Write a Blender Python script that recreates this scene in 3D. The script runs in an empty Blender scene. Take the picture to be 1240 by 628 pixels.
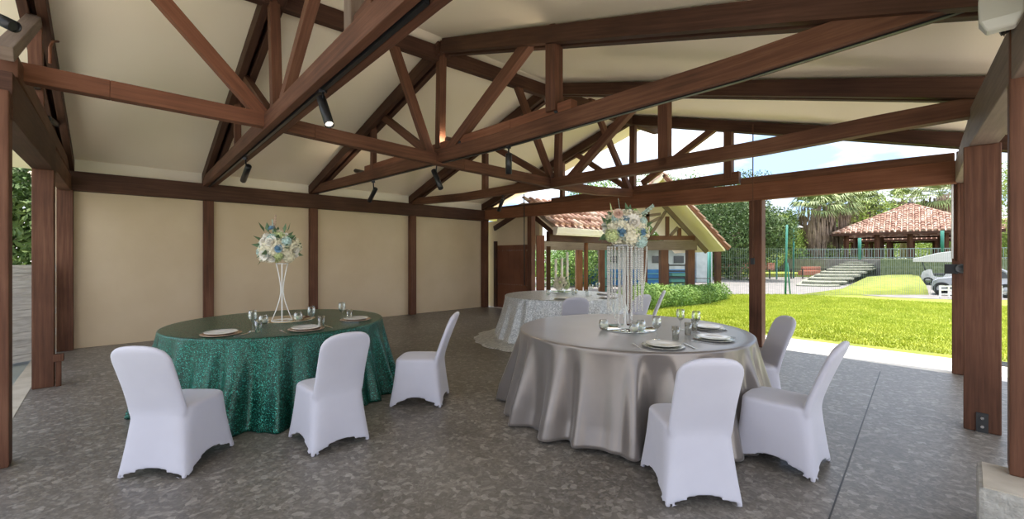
import bpy, bmesh, math, random
import numpy as np
from mathutils import Vector, Matrix
random.seed(4); RNG = np.random.default_rng(7)
PI = math.pi
SC = bpy.context.scene; COL = SC.collection
F, CX, CY, E = 520.0, 620.0, 311.0, 1.45

# ------------------------------------------------------------------ survey
def at(px, py, Y):
    return Vector(((px-CX)/F*Y, Y, E+(CY-py)/F*Y))
def gp(px, py, h=0.0):
    Y = F*(E-h)/(py-CY)
    return Vector(((px-CX)/F*Y, Y, h))
V3 = lambda x, y, z=0.0: Vector((x, y, z))
L = {0: gp(79, 424), 1: gp(252, 405.4), 2: gp(379, 392.6), 3: gp(499, 380.4), 4: gp(587, 371.5)}
R = {2: V3(2.56, 2.2), 3: gp(1190, 525), 4: gp(1162, 455)}
DV = {k: (R[k]-L[k]).normalized() for k in (2, 3, 4)}
DV[0] = (gp(53, 471)-L[0]).normalized(); DV[1] = V3(.672, -.740).normalized()
U = (L[4]-L[0]); U.z = 0; U.normalize()
VV = V3(U.y, -U.x)                      # across the hall, towards the camera side
def plane_hit(P, d, px, py):
    """point on the vertical plane through P with direction d seen at px,py"""
    k = (px-CX)/F
    t = (k*P.y-P.x)/(d.x-k*d.y)
    Y = P.y+t*d.y
    return Vector((P.x+t*d.x, Y, E+(CY-py)/F*Y))
def tp(k, px, py): return plane_hit(L[k], DV[k], px, py)
AP2, AP4 = tp(2, 533, 45), tp(4, 767, 142)
RD = (AP4-AP2); RD.z = 0; RD.normalize()
RP = V3(AP2.x, AP2.y)
def rp(px, py): return plane_hit(RP, RD, px, py)
ZRIDGE = 4.36

# ------------------------------------------------------------------ materials
def mat(name, base=(.5,.5,.5), rough=.5, metal=0., **k):
    m = bpy.data.materials.new(name); m.use_nodes = True
    b = m.node_tree.nodes['Principled BSDF']
    b.inputs['Base Color'].default_value = (*base, 1); b.inputs['Roughness'].default_value = rough
    b.inputs['Metallic'].default_value = metal
    for a, v in k.items():
        b.inputs[a.replace('_', ' ')].default_value = v
    return m
def nd(m, t, **k):
    n = m.node_tree.nodes.new(t)
    for a, v in k.items():
        if a in n.inputs: n.inputs[a].default_value = v
        else: setattr(n, a, v)
    return n
def lk(m, a, b): m.node_tree.links.new(a, b)
def bsdf(m): return m.node_tree.nodes['Principled BSDF']
def ramp(m, fac, stops):
    r = nd(m, 'ShaderNodeValToRGB'); e = r.color_ramp.elements
    while len(e) < len(stops): e.new(.5)
    for i, (p, c) in enumerate(stops):
        e[i].position = p; e[i].color = (*c, 1)
    lk(m, fac, r.inputs[0]); return r.outputs[0]
def coord(m, kind='Object', scale=(1,1,1)):
    t = nd(m, 'ShaderNodeTexCoord'); mp = nd(m, 'ShaderNodeMapping'); mp.inputs['Scale'].default_value = scale
    lk(m, t.outputs[kind], mp.inputs[0]); return mp.outputs[0]
def wcoord(m, scale=(1,1,1)):
    t = nd(m, 'ShaderNodeNewGeometry'); mp = nd(m, 'ShaderNodeMapping'); mp.inputs['Scale'].default_value = scale
    lk(m, t.outputs['Position'], mp.inputs[0]); return mp.outputs[0]
def noisy(name, c1, c2, scale=4, rough=.6, bump=0., detail=5, metal=0, lo=.35, hi=.65, sc=(1,1,1), bscale=None, **k):
    m = mat(name, c1, rough, metal, **k)
    co = wcoord(m, sc); n = nd(m, 'ShaderNodeTexNoise', Scale=scale, Detail=detail); lk(m, co, n.inputs[0])
    lk(m, ramp(m, n.outputs[0], [(lo, c1), (hi, c2)]), bsdf(m).inputs['Base Color'])
    if bump:
        n2 = nd(m, 'ShaderNodeTexNoise', Scale=bscale or scale*4, Detail=4); lk(m, co, n2.inputs[0])
        b = nd(m, 'ShaderNodeBump', Strength=bump, Distance=.02); lk(m, n2.outputs[0], b.inputs['Height'])
        lk(m, b.outputs[0], bsdf(m).inputs['Normal'])
    return m
def wood(name, a, b, c):
    m = mat(name, a, .62); bsdf(m).inputs['Specular IOR Level'].default_value = .22
    co = coord(m, 'UV', (1, 1, 1))
    n = nd(m, 'ShaderNodeTexNoise', Scale=1.0, Detail=7, Roughness=.62)
    mp = nd(m, 'ShaderNodeMapping'); mp.inputs['Scale'].default_value = (1.6, 34, 34); lk(m, co, mp.inputs[0]); lk(m, mp.outputs[0], n.inputs[0])
    n2 = nd(m, 'ShaderNodeTexNoise', Scale=1.3, Detail=3); lk(m, wcoord(m), n2.inputs[0])
    mx = nd(m, 'ShaderNodeMath', operation='MULTIPLY_ADD'); mx.inputs[1].default_value = .55
    lk(m, n.outputs[0], mx.inputs[0])
    m2 = nd(m, 'ShaderNodeMath', operation='MULTIPLY'); m2.inputs[1].default_value = .45; lk(m, n2.outputs[0], m2.inputs[0]); lk(m, m2.outputs[0], mx.inputs[2])
    lk(m, ramp(m, mx.outputs[0], [(.32, a), (.5, b), (.68, c)]), bsdf(m).inputs['Base Color'])
    bp = nd(m, 'ShaderNodeBump', Strength=.25, Distance=.01); lk(m, n.outputs[0], bp.inputs['Height']); lk(m, bp.outputs[0], bsdf(m).inputs['Normal'])
    return m
M = {}
M['wood'] = wood('stained_wood', (.055,.024,.014), (.115,.048,.027), (.185,.088,.052))
M['woodd'] = wood('dark_wood', (.032,.014,.009), (.064,.028,.017), (.105,.050,.030))
M['woodr'] = wood('red_and_lit_wood', (.10,.038,.020), (.175,.068,.036), (.25,.11,.062))  # redder timber; also carries the warm bounce light on the gable chord
M['woodg'] = wood('weathered_wood', (.12,.085,.065), (.18,.13,.10), (.25,.19,.15))
M['wall'] = noisy('cream_plaster', (.56,.44,.295), (.61,.49,.34), 1.2, .85, .12)
M['wallw'] = noisy('pale_plaster', (.70,.63,.52), (.74,.68,.57), 1.2, .8)
M['ceil'] = noisy('cream_ceiling', (.92,.79,.60), (.94,.82,.64), .7, .8)
M['black'] = mat('black_metal', (.015,.015,.017), .35, .3)
M['rub'] = mat('dark_grey_metal', (.05,.05,.05), .5, .5)
M['lens'] = mat('lamp_lens', (.9,.85,.75), .2); bsdf(M['lens']).inputs['Emission Color'].default_value = (1,.9,.72,1); bsdf(M['lens']).inputs['Emission Strength'].default_value = 1.5
M['white'] = mat('white_paint', (.8,.79,.76), .4)
M['chair'] = noisy('white_spandex', (.49,.48,.55), (.53,.52,.59), 3, .62, .02); bsdf(M['chair']).inputs['Sheen Weight'].default_value = .3
M['china'] = mat('white_china', (.82,.80,.74), .15)
M['charger'] = mat('copper_charger', (.55,.40,.30), .25, .7)
M['silverch'] = mat('silver_charger', (.42,.42,.38), .25, .8)
M['steel'] = mat('cutlery_steel', (.6,.6,.6), .2, 1)
def thin(name, tint, fac, rough=.03, white=0.):
    m = mat(name, (1,1,1), rough); nt = m.node_tree; nt.nodes.remove(bsdf(m)); out = nt.nodes['Material Output']
    tr = nd(m, 'ShaderNodeBsdfTransparent', Color=(*tint, 1)); gl = nd(m, 'ShaderNodeBsdfGlossy', Roughness=rough); gl.inputs[0].default_value = (1,1,1,1)
    lw = nd(m, 'ShaderNodeLayerWeight', Blend=fac); mx = nd(m, 'ShaderNodeMixShader'); lk(m, lw.outputs['Facing'], mx.inputs[0]); lk(m, tr.outputs[0], mx.inputs[1]); lk(m, gl.outputs[0], mx.inputs[2]); o_ = mx.outputs[0]
    if white:
        df = nd(m, 'ShaderNodeBsdfDiffuse'); df.inputs[0].default_value = (.9,.89,.86,1); m2 = nd(m, 'ShaderNodeMixShader'); m2.inputs[0].default_value = white; lk(m, o_, m2.inputs[1]); lk(m, df.outputs[0], m2.inputs[2]); o_ = m2.outputs[0]
    lk(m, o_, out.inputs[0]); return m
M['glass'] = thin('clear_glass', (.93,.95,.94), .42)
M['crystal'] = thin('crystal_bead', (.70,.68,.66), .7, .08, .55)
M['mirror'] = mat('mirror', (.75,.8,.78), .04, 1)
M['goldm'] = mat('gold_mirror', (.75,.66,.48), .12, .8)
M['candle'] = mat('candle_wax', (.86,.80,.66), .5, 0, Subsurface_Weight=.2)
M['stone'] = noisy('concrete', (.30,.29,.26), (.44,.42,.38), 14, .9, .6)
M['stonem'] = noisy('mossy_concrete', (.20,.21,.15), (.33,.32,.27), 6, .9, .4)
M['mossy'] = noisy('mossy_wall', (.07,.10,.04), (.14,.17,.08), 5, .9, .4)
M['green_paint'] = mat('green_paint', (.03,.20,.15), .4)
M['teal'] = mat('teal_paint', (.10,.32,.30), .4)
M['blue'] = noisy('blue_paint', (.01,.12,.30), (.02,.16,.38), 2, .5)
M['paleb'] = noisy('pale_wall', (.34,.38,.37), (.44,.48,.47), 2, .7)
M['dark'] = mat('dark_glass', (.02,.025,.03), .1)
M['brick'] = noisy('brick_red', (.40,.14,.09), (.55,.24,.16), 8, .8)
M['silver'] = mat('silver_car_paint', (.34,.35,.40), .25, .4)
M['rail'] = mat('grey_green_rail', (.24,.30,.28), .5)
M['carw'] = mat('white_car_paint', (.55,.55,.54), .25)
M['tyre'] = mat('tyre', (.02,.02,.02), .8)
M['red'] = mat('red_lens', (.6,.02,.02), .2)
M['plastic'] = mat('clouded_plastic', (.72,.70,.62), .25, 0, Transmission_Weight=.35)
def tile_mat():
    m = mat('clay_tile', (.5,.25,.16), .8)
    v = nd(m, 'ShaderNodeTexVoronoi', Scale=3.2); lk(m, wcoord(m), v.inputs[0])
    s = nd(m, 'ShaderNodeSeparateColor'); lk(m, v.outputs['Color'], s.inputs[0])
    lk(m, ramp(m, s.outputs[0], [(.0,(.24,.12,.085)), (.35,(.38,.21,.15)), (.7,(.46,.29,.22)), (1.,(.58,.45,.37))]), bsdf(m).inputs['Base Color'])
    return m
M['tile'] = tile_mat()
def floor_mat():
    m = mat('pebbled_stone_floor', (.2,.19,.18), .42)
    co = wcoord(m)
    w = nd(m, 'ShaderNodeTexNoise', Scale=7, Detail=3); lk(m, co, w.inputs[0])
    mxv = nd(m, 'ShaderNodeVectorMath', operation='MULTIPLY_ADD'); mxv.inputs[1].default_value = (.09,.09,.09)
    lk(m, w.outputs['Color'], mxv.inputs[0]); lk(m, co, mxv.inputs[2])
    def vor(s):
        v = nd(m, 'ShaderNodeTexVoronoi', Scale=s); lk(m, mxv.outputs[0], v.inputs[0])
        sp = nd(m, 'ShaderNodeSeparateColor'); lk(m, v.outputs['Color'], sp.inputs[0]); return v, sp.outputs[0]
    v1, r1 = vor(27); v2, r2 = vor(62)
    n = nd(m, 'ShaderNodeTexNoise', Scale=.9, Detail=5); lk(m, co, n.inputs[0])
    c1 = ramp(m, r1, [(.0,(.130,.116,.100)), (.55,(.175,.157,.137)), (.80,(.23,.208,.182)), (.97,(.42,.39,.35))])
    c2 = ramp(m, r2, [(.0,(.125,.112,.098)), (.6,(.205,.185,.163)), (1.,(.36,.33,.30))])
    c3 = ramp(m, n.outputs[0], [(.3,(.69,.67,.65)), (.7,(.92,.92,.92))])
    a = nd(m, 'ShaderNodeMix', data_type='RGBA'); a.inputs[0].default_value = .45
    lk(m, c1, a.inputs[6]); lk(m, c2, a.inputs[7])
    b = nd(m, 'ShaderNodeMix', data_type='RGBA', blend_type='MULTIPLY'); b.inputs[0].default_value = 1
    lk(m, a.outputs[2], b.inputs[6]); lk(m, c3, b.inputs[7]); lk(m, b.outputs[2], bsdf(m).inputs['Base Color'])
    bp = nd(m, 'ShaderNodeBump', Strength=.12, Distance=.004); lk(m, v2.outputs[0], bp.inputs['Height']); lk(m, bp.outputs[0], bsdf(m).inputs['Normal'])
    return m
M['floor'] = floor_mat()
def sequin(name, stops, metal, rough, cell=240):
    m = mat(name, stops[1][1], rough, metal)
    co = coord(m, 'UV')
    v = nd(m, 'ShaderNodeTexVoronoi', Scale=cell); lk(m, co, v.inputs[0])
    sp = nd(m, 'ShaderNodeSeparateColor'); lk(m, v.outputs['Color'], sp.inputs[0])
    lk(m, ramp(m, sp.outputs[0], stops), bsdf(m).inputs['Base Color'])
    g = nd(m, 'ShaderNodeNewGeometry')
    s1 = nd(m, 'ShaderNodeVectorMath', operation='SUBTRACT'); s1.inputs[1].default_value = (.5,.5,.5); lk(m, v.outputs['Color'], s1.inputs[0])
    s2 = nd(m, 'ShaderNodeVectorMath', operation='MULTIPLY_ADD'); s2.inputs[1].default_value = (.75,.75,.75)
    lk(m, s1.outputs[0], s2.inputs[0]); lk(m, g.outputs['Normal'], s2.inputs[2])
    s3 = nd(m, 'ShaderNodeVectorMath', operation='NORMALIZE'); lk(m, s2.outputs[0], s3.inputs[0]); lk(m, s3.outputs[0], bsdf(m).inputs['Normal'])
    bsdf(m).inputs['Coat Weight'].default_value = .35; bsdf(m).inputs['Coat Roughness'].default_value = .3
    return m
M['gseq'] = sequin('green_sequin_cloth', [(.0,(.002,.028,.018)), (.6,(.004,.056,.036)), (.86,(.010,.15,.10)), (1.,(.07,.55,.44))], .6, .30)
M['wseq'] = sequin('silver_sequin_cloth', [(.0,(.38,.40,.41)), (.5,(.52,.54,.55)), (.9,(.85,.86,.86)), (1.,(.95,.95,.93))], .45, .33, 130)
M['gtop'] = M['gseq']
M['satin'] = noisy('grey_satin', (.20,.172,.156), (.24,.21,.192), 2, .28, .03, metal=.45); bsdf(M['satin']).inputs['Sheen Weight'].default_value = .2
M['grass'] = noisy('lawn_grass', (.16,.20,.015), (.28,.31,.04), 2.2, .9, .5, lo=.3, hi=.7, bscale=60)
M['blade'] = noisy('grass_blades', (.34,.42,.03), (.56,.60,.09), 1.6, .8, lo=.3, hi=.7)
M['path'] = noisy('grey_paving', (.17,.155,.15), (.24,.22,.21), 3, .9, .2)
M['walk'] = noisy('pale_concrete', (.74,.69,.64), (.80,.76,.71), 3, .8, .1)
M['curb'] = noisy('beige_kerb', (.42,.37,.30), (.52,.47,.39), 5, .8, .1)
M['leftfl'] = noisy('green_grey_tiles', (.26,.29,.27), (.33,.36,.33), 2, .5)
def leaf(name, a, b, c, s=1.2):
    m = mat(name, b, .6, 0)
    n = nd(m, 'ShaderNodeTexNoise', Scale=s, Detail=6, Roughness=.7); lk(m, wcoord(m), n.inputs[0])
    lk(m, ramp(m, n.outputs[0], [(.32, a), (.5, b), (.68, c)]), bsdf(m).inputs['Base Color'])
    bsdf(m).inputs['Subsurface Weight'].default_value = 0
    return m
M['leafd'] = leaf('dark_leaves', (.025,.055,.010), (.06,.115,.022), (.14,.20,.05))
M['leafm'] = leaf('mid_leaves', (.06,.14,.02), (.14,.26,.04), (.30,.42,.09))
M['leafl'] = leaf('light_leaves', (.14,.24,.04), (.30,.40,.08), (.52,.56,.16))
M['palm'] = leaf('palm_leaves', (.09,.14,.04), (.22,.28,.09), (.42,.45,.18))
M['palmd'] = leaf('dry_palm_leaves', (.13,.09,.06), (.24,.17,.12), (.36,.27,.19))
M['bark'] = noisy('bark', (.16,.12,.09), (.30,.24,.19), 6, .9, .5)
M['pcream'] = mat('cream_petals', (.82,.76,.58), .6); M['pwhite'] = mat('white_petals', (.88,.84,.76), .6)
M['pblue'] = mat('dusty_blue_petals', (.22,.38,.52), .6); M['paqua'] = mat('aqua_petals', (.50,.66,.62), .6)
M['pgreen'] = mat('yellow_green_petals', (.55,.62,.30), .6); M['ppink'] = mat('blush_petals', (.75,.55,.45), .6)
M['sprig'] = mat('sage_leaf', (.10,.17,.08), .6); M['sage'] = mat('grey_sage_leaf', (.35,.44,.38), .6)

# ------------------------------------------------------------------ mesh helpers
def link(name, me, m, parent=None, kind=None):
    o = bpy.data.objects.new(name, me); COL.objects.link(o)
    if m is not None: me.materials.append(M[m] if isinstance(m, str) else m)
    if parent is not None:
        o.parent = parent; o.matrix_parent_inverse = parent.matrix_basis.inverted()
    if kind: o['kind'] = kind
    return o
def tag(o, label=None, cat=None, group=None, kind=None):
    if label: o['label'] = label
    if cat: o['category'] = cat
    if group: o['group'] = group
    if kind: o['kind'] = kind
    return o
def thing(name, label, cat, loc=(0,0,0), rz=0., group=None):
    o = bpy.data.objects.new(name, None); COL.objects.link(o); o.empty_display_size = .1
    o.location = loc; o.rotation_euler = (0,0,rz); o.matrix_basis = Matrix.Translation(Vector(loc)) @ Matrix.Rotation(rz, 4, 'Z')
    return tag(o, label, cat, group)
def copy_tree(o, parent=None):
    c = o.copy(); COL.objects.link(c)
    if parent is not None: c.parent = parent
    for ch in [x for x in bpy.data.objects if x.parent == o]: copy_tree(ch, c)
    return c
class MB:
    def __init__(s): s.v = []; s.f = []; s.uv = []; s.sm = []
    def quad(s, idx, uv=None, smooth=False):
        s.f.append(tuple(idx)); s.uv.append(uv or [(0,0)]*len(idx)); s.sm.append(smooth)
    def beam(s, A, B, w, h, up=V3(0,0,1), off=(0,0)):
        """box from A to B; w sideways, h along up; off shifts (side, up)"""
        A = Vector(A); B = Vector(B); d = (B-A); ln = d.length; d.normalize()
        side = d.cross(up)
        if side.length < 1e-4: side = d.cross(V3(0,1,0))
        side.normalize(); u2 = side.cross(d).normalized()
        b = len(s.v); r0 = random.random()*20
        for P in (A, B):
            for a, c in ((-.5,-.5),(.5,-.5),(.5,.5),(-.5,.5)):
                s.v.append(P+side*(a*w+off[0])+u2*(c*h+off[1]))
        per = [0, w, w+h, 2*w+h, 2*w+2*h]
        for i in range(4):
            j = (i+1) % 4
            s.quad((b+i, b+j, b+4+j, b+4+i), [(r0, per[i]+r0), (r0, per[i+1]+r0), (r0+ln, per[i+1]+r0), (r0+ln, per[i]+r0)])
        s.quad((b+3,b+2,b+1,b), [(r0,0),(r0+.02,0),(r0+.02,h),(r0,h)]); s.quad((b+4,b+5,b+6,b+7), [(r0,0),(r0+.02,0),(r0+.02,h),(r0,h)])
        return s
    def box(s, c, size, rz=0):
        c = Vector(c); x = V3(math.cos(rz), math.sin(rz))
        return s.beam(c-x*size[0]/2, c+x*size[0]/2, size[1], size[2])
    def lathe(s, prof, c=(0,0,0), n=24, M4=None, smooth=True, close=False):
        b = len(s.v); c = Vector(c)
        for r, z in prof:
            for i in range(n):
                a = 2*PI*i/n; p = V3(r*math.cos(a), r*math.sin(a), z)
                s.v.append((M4 @ p) if M4 else p+c)
        for k in range(len(prof)-1):
            for i in range(n):
                j = (i+1) % n
                s.quad((b+k*n+i, b+k*n+j, b+(k+1)*n+j, b+(k+1)*n+i), None, smooth)
        if close:
            s.quad([b+i for i in range(n)][::-1]); s.quad([b+(len(prof)-1)*n+i for i in range(n)])
        return s
    def tube(s, pts, r, n=8, cap=True):
        pts = [Vector(p) for p in pts]; b = len(s.v); rr = r if isinstance(r, (list, tuple)) else [r]*len(pts)
        prev = None
        for i, p in enumerate(pts):
            d = (pts[min(i+1, len(pts)-1)]-pts[max(i-1, 0)]).normalized()
            if prev is None:
                a = d.cross(V3(0,0,1)); a = a if a.length > 1e-3 else d.cross(V3(0,1,0))
            else: a = prev-d*prev.dot(d)
            a.normalize(); prev = a; c = d.cross(a)
            for k in range(n):
                t = 2*PI*k/n; s.v.append(p+(a*math.cos(t)+c*math.sin(t))*rr[i])
        for i in range(len(pts)-1):
            for k in range(n):
                j = (k+1) % n; s.quad((b+i*n+k, b+i*n+j, b+(i+1)*n+j, b+(i+1)*n+k), None, n > 5)
        if cap:
            s.quad([b+k for k in range(n)][::-1]); s.quad([b+(len(pts)-1)*n+k for k in range(n)])
        return s
    def poly(s, pts, flip=False):
        b = len(s.v); s.v += [Vector(p) for p in pts]; ix = list(range(b, b+len(pts)))
        s.quad(ix[::-1] if flip else ix); return s
    def prism(s, pts, d):
        """extrude polygon pts by vector d"""
        n = len(pts); b = len(s.v); s.v += [Vector(p) for p in pts]+[Vector(p)+Vector(d) for p in pts]
        s.quad(list(range(b, b+n))[::-1]); s.quad(list(range(b+n, b+2*n)))
        for i in range(n): j = (i+1) % n; s.quad((b+i, b+j, b+n+j, b+n+i))
        return s
    def mesh(s, name, origin=None):
        me = bpy.data.meshes.new(name)
        o = Vector(origin) if origin is not None else None
        me.from_pydata([tuple(v-o) if o is not None else tuple(v) for v in s.v], [], s.f)
        ul = me.uv_layers.new(name='UVMap'); flat = [c for u in s.uv for p in u for c in p]
        ul.data.foreach_set('uv', flat); me.polygons.foreach_set('use_smooth', s.sm)
        bm = bmesh.new(); bm.from_mesh(me); bmesh.ops.recalc_face_normals(bm, faces=bm.faces); bm.to_mesh(me); bm.free()
        return me
    def build(s, name, m, parent=None, kind=None, bevel=0):
        me = s.mesh(name)
        if parent is not None:
            me.transform(parent.matrix_basis.inverted())
            o = bpy.data.objects.new(name, me); COL.objects.link(o); o.parent = parent
            me.materials.append(M[m] if isinstance(m, str) else m)
            if kind: o['kind'] = kind
        else:
            o = link(name, me, m, None, kind)
        if bevel:
            bv = o.modifiers.new('bevel', 'BEVEL'); bv.width = bevel; bv.segments = 2; bv.limit_method = 'ANGLE'
        return o
def local(mb, name, m, parent):
    """mesh given in the parent's own coordinates"""
    me = mb.mesh(name); o = bpy.data.objects.new(name, me); COL.objects.link(o); o.parent = parent
    me.materials.append(M[m] if isinstance(m, str) else m); return o
BV = .006

# ------------------------------------------------------------------ ceiling, walls, floor
def hall(v, u, z=0.):   # v from the wall line across, u along the wall from corner
    return V3(L[0].x, L[0].y, z)+VV*v+U*u
def hv(P): d = Vector(P)-L[0]; return d.x*VV.x+d.y*VV.y
def hu(P): d = Vector(P)-L[0]; return d.x*U.x+d.y*U.y
VR = hv(AP4)*.5+hv(AP2)*.5
UEND = hu(L[4]); 
U0, U1 = -.75, UEND+.72
VW = hv(R[3])+.75
print('VR', VR, 'VW', VW, 'UEND', UEND, [round(hv(R[k]),2) for k in (2,3,4)], [round(hu(R[k]),2) for k in (2,3,4)], [round(hu(L[k]),2) for k in range(5)])
def ceil_z(v): 
    return 3.0+(ZRIDGE-3.0)*v/VR if v < VR else ZRIDGE-(ZRIDGE-2.93)*(v-VR)/(hv(R[3])-VR)
c = MB()
for a, b in ((-.55, VR), (VR, VW)):
    A = hall(a, U0, ceil_z(a)); B = hall(b, U0, ceil_z(b)); C = hall(b, U1, ceil_z(b)); D = hall(a, U1, ceil_z(a))
    c.prism([A, B, C, D], (0,0,.10))
c.build('ceiling', 'ceil', kind='structure')
tiletop = MB()   # tiled cover of the hall roof lies above the ceiling, out of view
for a, b in ((-.75, VR), (VR, VW+.15)):
    A = hall(a, U0-.03, ceil_z(a)+.12); B = hall(b, U0-.03, ceil_z(b)+.12); C = hall(b, U1+.03, ceil_z(b)+.12); D = hall(a, U1+.03, ceil_z(a)+.12)
    tiletop.prism([A, B, C, D], (0,0,.06))
tiletop.build('trim_1', 'tile', kind='structure')
w = MB()
off = -.16
w.prism([hall(-.083, -.12), hall(-.083, UEND+.1), hall(off-.1, UEND+.1), hall(off-.1, -.12)], (0,0,3.02))
w.build('wall_left', 'wall', kind='structure')
# pale strip above the wall plate
w = MB(); w.prism([hall(-.075, -.12, 2.79), hall(-.075, UEND, 2.79), hall(-.03, UEND, 2.79), hall(-.03, -.12, 2.79)], (0,0,.20))
w.build('trim_2', 'wallw', kind='structure')
f = MB()
FL = [hall(-.1, -.10), hall(-.1, UEND+.5), hall(hv(R[4])+.55, UEND+.12), hall(hv(R[4])+1.2, hu(R[4])-.0), hall(11.2, 2.0), hall(11.2, -4), hall(4.2, -4), hall(4.2, -.12)]
FL = [hall(-.1, -.14), hall(-.1, UEND+.14), hall(hv(R[4])+2.6, hu(R[4])-.06), hall(hv(R[4])+2.6, -2.5), hall(6.6, -2.5), hall(6.6, -.14)]
f.prism([p-V3(0,0,.2) for p in FL], (0,0,.2))
f.build('floor', 'floor', kind='structure')
# floor joint
j = MB(); a, b = gp(1066, 449.5), gp(1004, 628); j.beam(a+V3(0,0,.0015), b+V3(0,0,.0015), .008, .003)
j.build('trim_3', 'rub', kind='structure')
# sunlit walkway beyond the gable end
def shifted(P, du, dz=0): return P+U*du+V3(0,0,dz)
A = hall(-.3, UEND+.3, -.2); B = hall(hv(R[4])+4.5, hu(R[4])+.02, -.2); B2 = hall(hv(R[4])+4.5, hu(R[4])+1.2, -.2)
w = MB(); w.prism([hall(-.3, UEND+.14,-.2), hall(hv(R[4])+2.6, hu(R[4])-.06,-.2), hall(hv(R[4])+2.6, hu(R[4])-.6,-.2), hall(hv(R[4])+6, hu(R[4])-.6,-.2), hall(hv(R[4])+6, hu(R[4])+1.1,-.2), hall(-.3, UEND+1.22,-.2)], (0,0,.19))
w.build('trim_4', 'walk', kind='structure')

w = MB(); w.prism([hall(6.6, -2.5, -.2), hall(hv(R[4])+2.6, -2.5, -.2), hall(hv(R[4])+2.6, 1.0, -.2), hall(26, 1.0, -.2), hall(26, -14, -.2), hall(6.6, -14, -.2)], (0,0,.19)); w.build('bounce_forecourt', 'walk', kind='structure')  # unseen pale paving behind the camera, added to bounce sun onto the ceiling
w = MB(); w.prism([hall(hv(R[4])+2.6, 1.0, -.2), hall(26, 1.0, -.2), hall(26, hu(R[4])-.7, -.2), hall(hv(R[4])+2.6, hu(R[4])-.7, -.2)], (0,0,.19)); w.build('bounce_forecourt', 'walk', kind='structure')  # more of the added bounce paving, unseen to the right
# left open side: kerb, tiles outside
w = MB(); w.prism([hall(.2, -.30, -.2), hall(.2, -.14, -.2), hall(6.6, -.14, -.2), hall(6.6, -.30, -.2)], (0,0,.205)); w.build('trim_5', 'curb', kind='structure')
w = MB(); w.prism([hall(-3, -.30, -.2), hall(9, -.30, -.2), hall(9, -8, -.2), hall(-3, -8, -.2)], (0,0,.16)); w.build('trim_6', 'leftfl', kind='structure')

# ------------------------------------------------------------------ posts
UPZ = V3(0,0,1)
def post(name, P, wd, z1, label, z0=0., m='wood', plate=None, dirs=None, group=None):
    P = Vector(P); t = thing(name, label, 'post', (P.x, P.y, z0), 0, group)
    b = MB(); b.beam(V3(P.x,P.y,z0), V3(P.x,P.y,z1), wd, wd, up=VV)
    b.build('shaft', m, t, bevel=.008)
    if plate:
        q = P+plate[0]*(wd/2+.004); b = MB(); b.beam(V3(q.x,q.y,z0), V3(q.x,q.y,z0+plate[1]), .07, .012, up=plate[0])
        b.build('anchor_plate', 'rub', t)
        for zz in (.05, plate[1]-.04):
            b = MB(); e = q+plate[0]*.006; b.tube([V3(e.x,e.y,z0+zz), V3(e.x,e.y,z0+zz)+plate[0]*.015], .012, 6); b.build('bolt', 'steel', t)
    return t
PW = .16
PLT = 2.49   # underside of the wall plate
post('wooden_post', L[0]+U*.0, .18, PLT, 'brown timber post at the left corner of the cream wall')
post('wooden_post', L[1], PW, PLT, 'brown wall post behind the green table, left of the tall flower stand')
post('wooden_post', L[2], PW, PLT, 'brown wall post just right of the white-stemmed flower stand')
post('wooden_post', L[3], PW, PLT, 'brown wall post on the cream wall above the empty floor between the tables')
post('wooden_post', L[4], PW, 2.49, 'brown timber post at the far end of the cream wall beside the plank door')
P1 = gp(53, 471)*1.02; P0 = gp(-7, 573)*1.03
post('wooden_post', P1, .17, 2.42, 'broad brown post on the left open side, standing behind a short bollard')
post('wooden_post', P0, .15, 2.60, 'nearest brown post at the left edge of the picture')
P3 = gp(1189,525)*1.03; P4 = gp(1166,455)*1.02; P2 = V3(2.73, 2.25)
post('wooden_post', P3, .215, 2.38, 'broad brown post on the right with a dark anchor plate at its foot', plate=(-U, .16))
post('wooden_post', P4, .19, 2.36, 'brown post at the lawn corner carrying a small black floodlight')
P5 = plane_hit(L[4], DV[4], 918, 400); P5.z = 0; post('wooden_post', P5+V3(.02,.06), .19, 2.37, 'brown post standing alone between the hall and the sunny lawn')
P6 = plane_hit(L[4], DV[4], 762, 400); P6.z = 0; post('wooden_post', P6+V3(0,.06), .13, 2.42, 'brown post behind the hanging crystals and tall flowers')
P7 = plane_hit(L[4], DV[4], 643.5, 400); P7.z = 0; post('wooden_post', P7+V3(0,.06), .15, 2.5, 'brown post between the plank door and the small tiled roof')
# right foreground post on its concrete plinth
t = thing('concrete_plinth', 'rough concrete plinth under the right foreground post', 'plinth', (P2.x, P2.y, 0))
b = MB(); q0 = V3(2.325, 2.145); q = [q0, q0+U*.42, q0+U*.42+VV*.7, q0+VV*.7]; b.prism(q, (0,0,.30)); b.build('block', 'stone', t, bevel=.02)
b = MB(); q0 = V3(2.325,2.145,.30)+U*.02+VV*.02; b.prism([q0, q0+U*.38, q0+U*.38+VV*.66, q0+VV*.66], (0,0,.006)); b.build('cap', 'curb', t)
post('wooden_post', P2, .17, 3.05, 'nearest brown post at the right edge, raised on a concrete plinth', z0=.306)
# wooden bollard near left post
bp = gp(71, 467); t = thing('wooden_bollard', 'short brown wooden bollard with a wider cap beside the left post', 'bollard', bp)
b = MB(); b.beam(bp, bp+V3(0,0,.33), .045, .045, up=VV); b.build('shaft', 'wood', t, bevel=.004)
b = MB(); b.beam(bp+V3(0,0,.28), bp+V3(0,0,.36), .085, .085, up=VV); b.build('cap', 'wood', t, bevel=.006)

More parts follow.
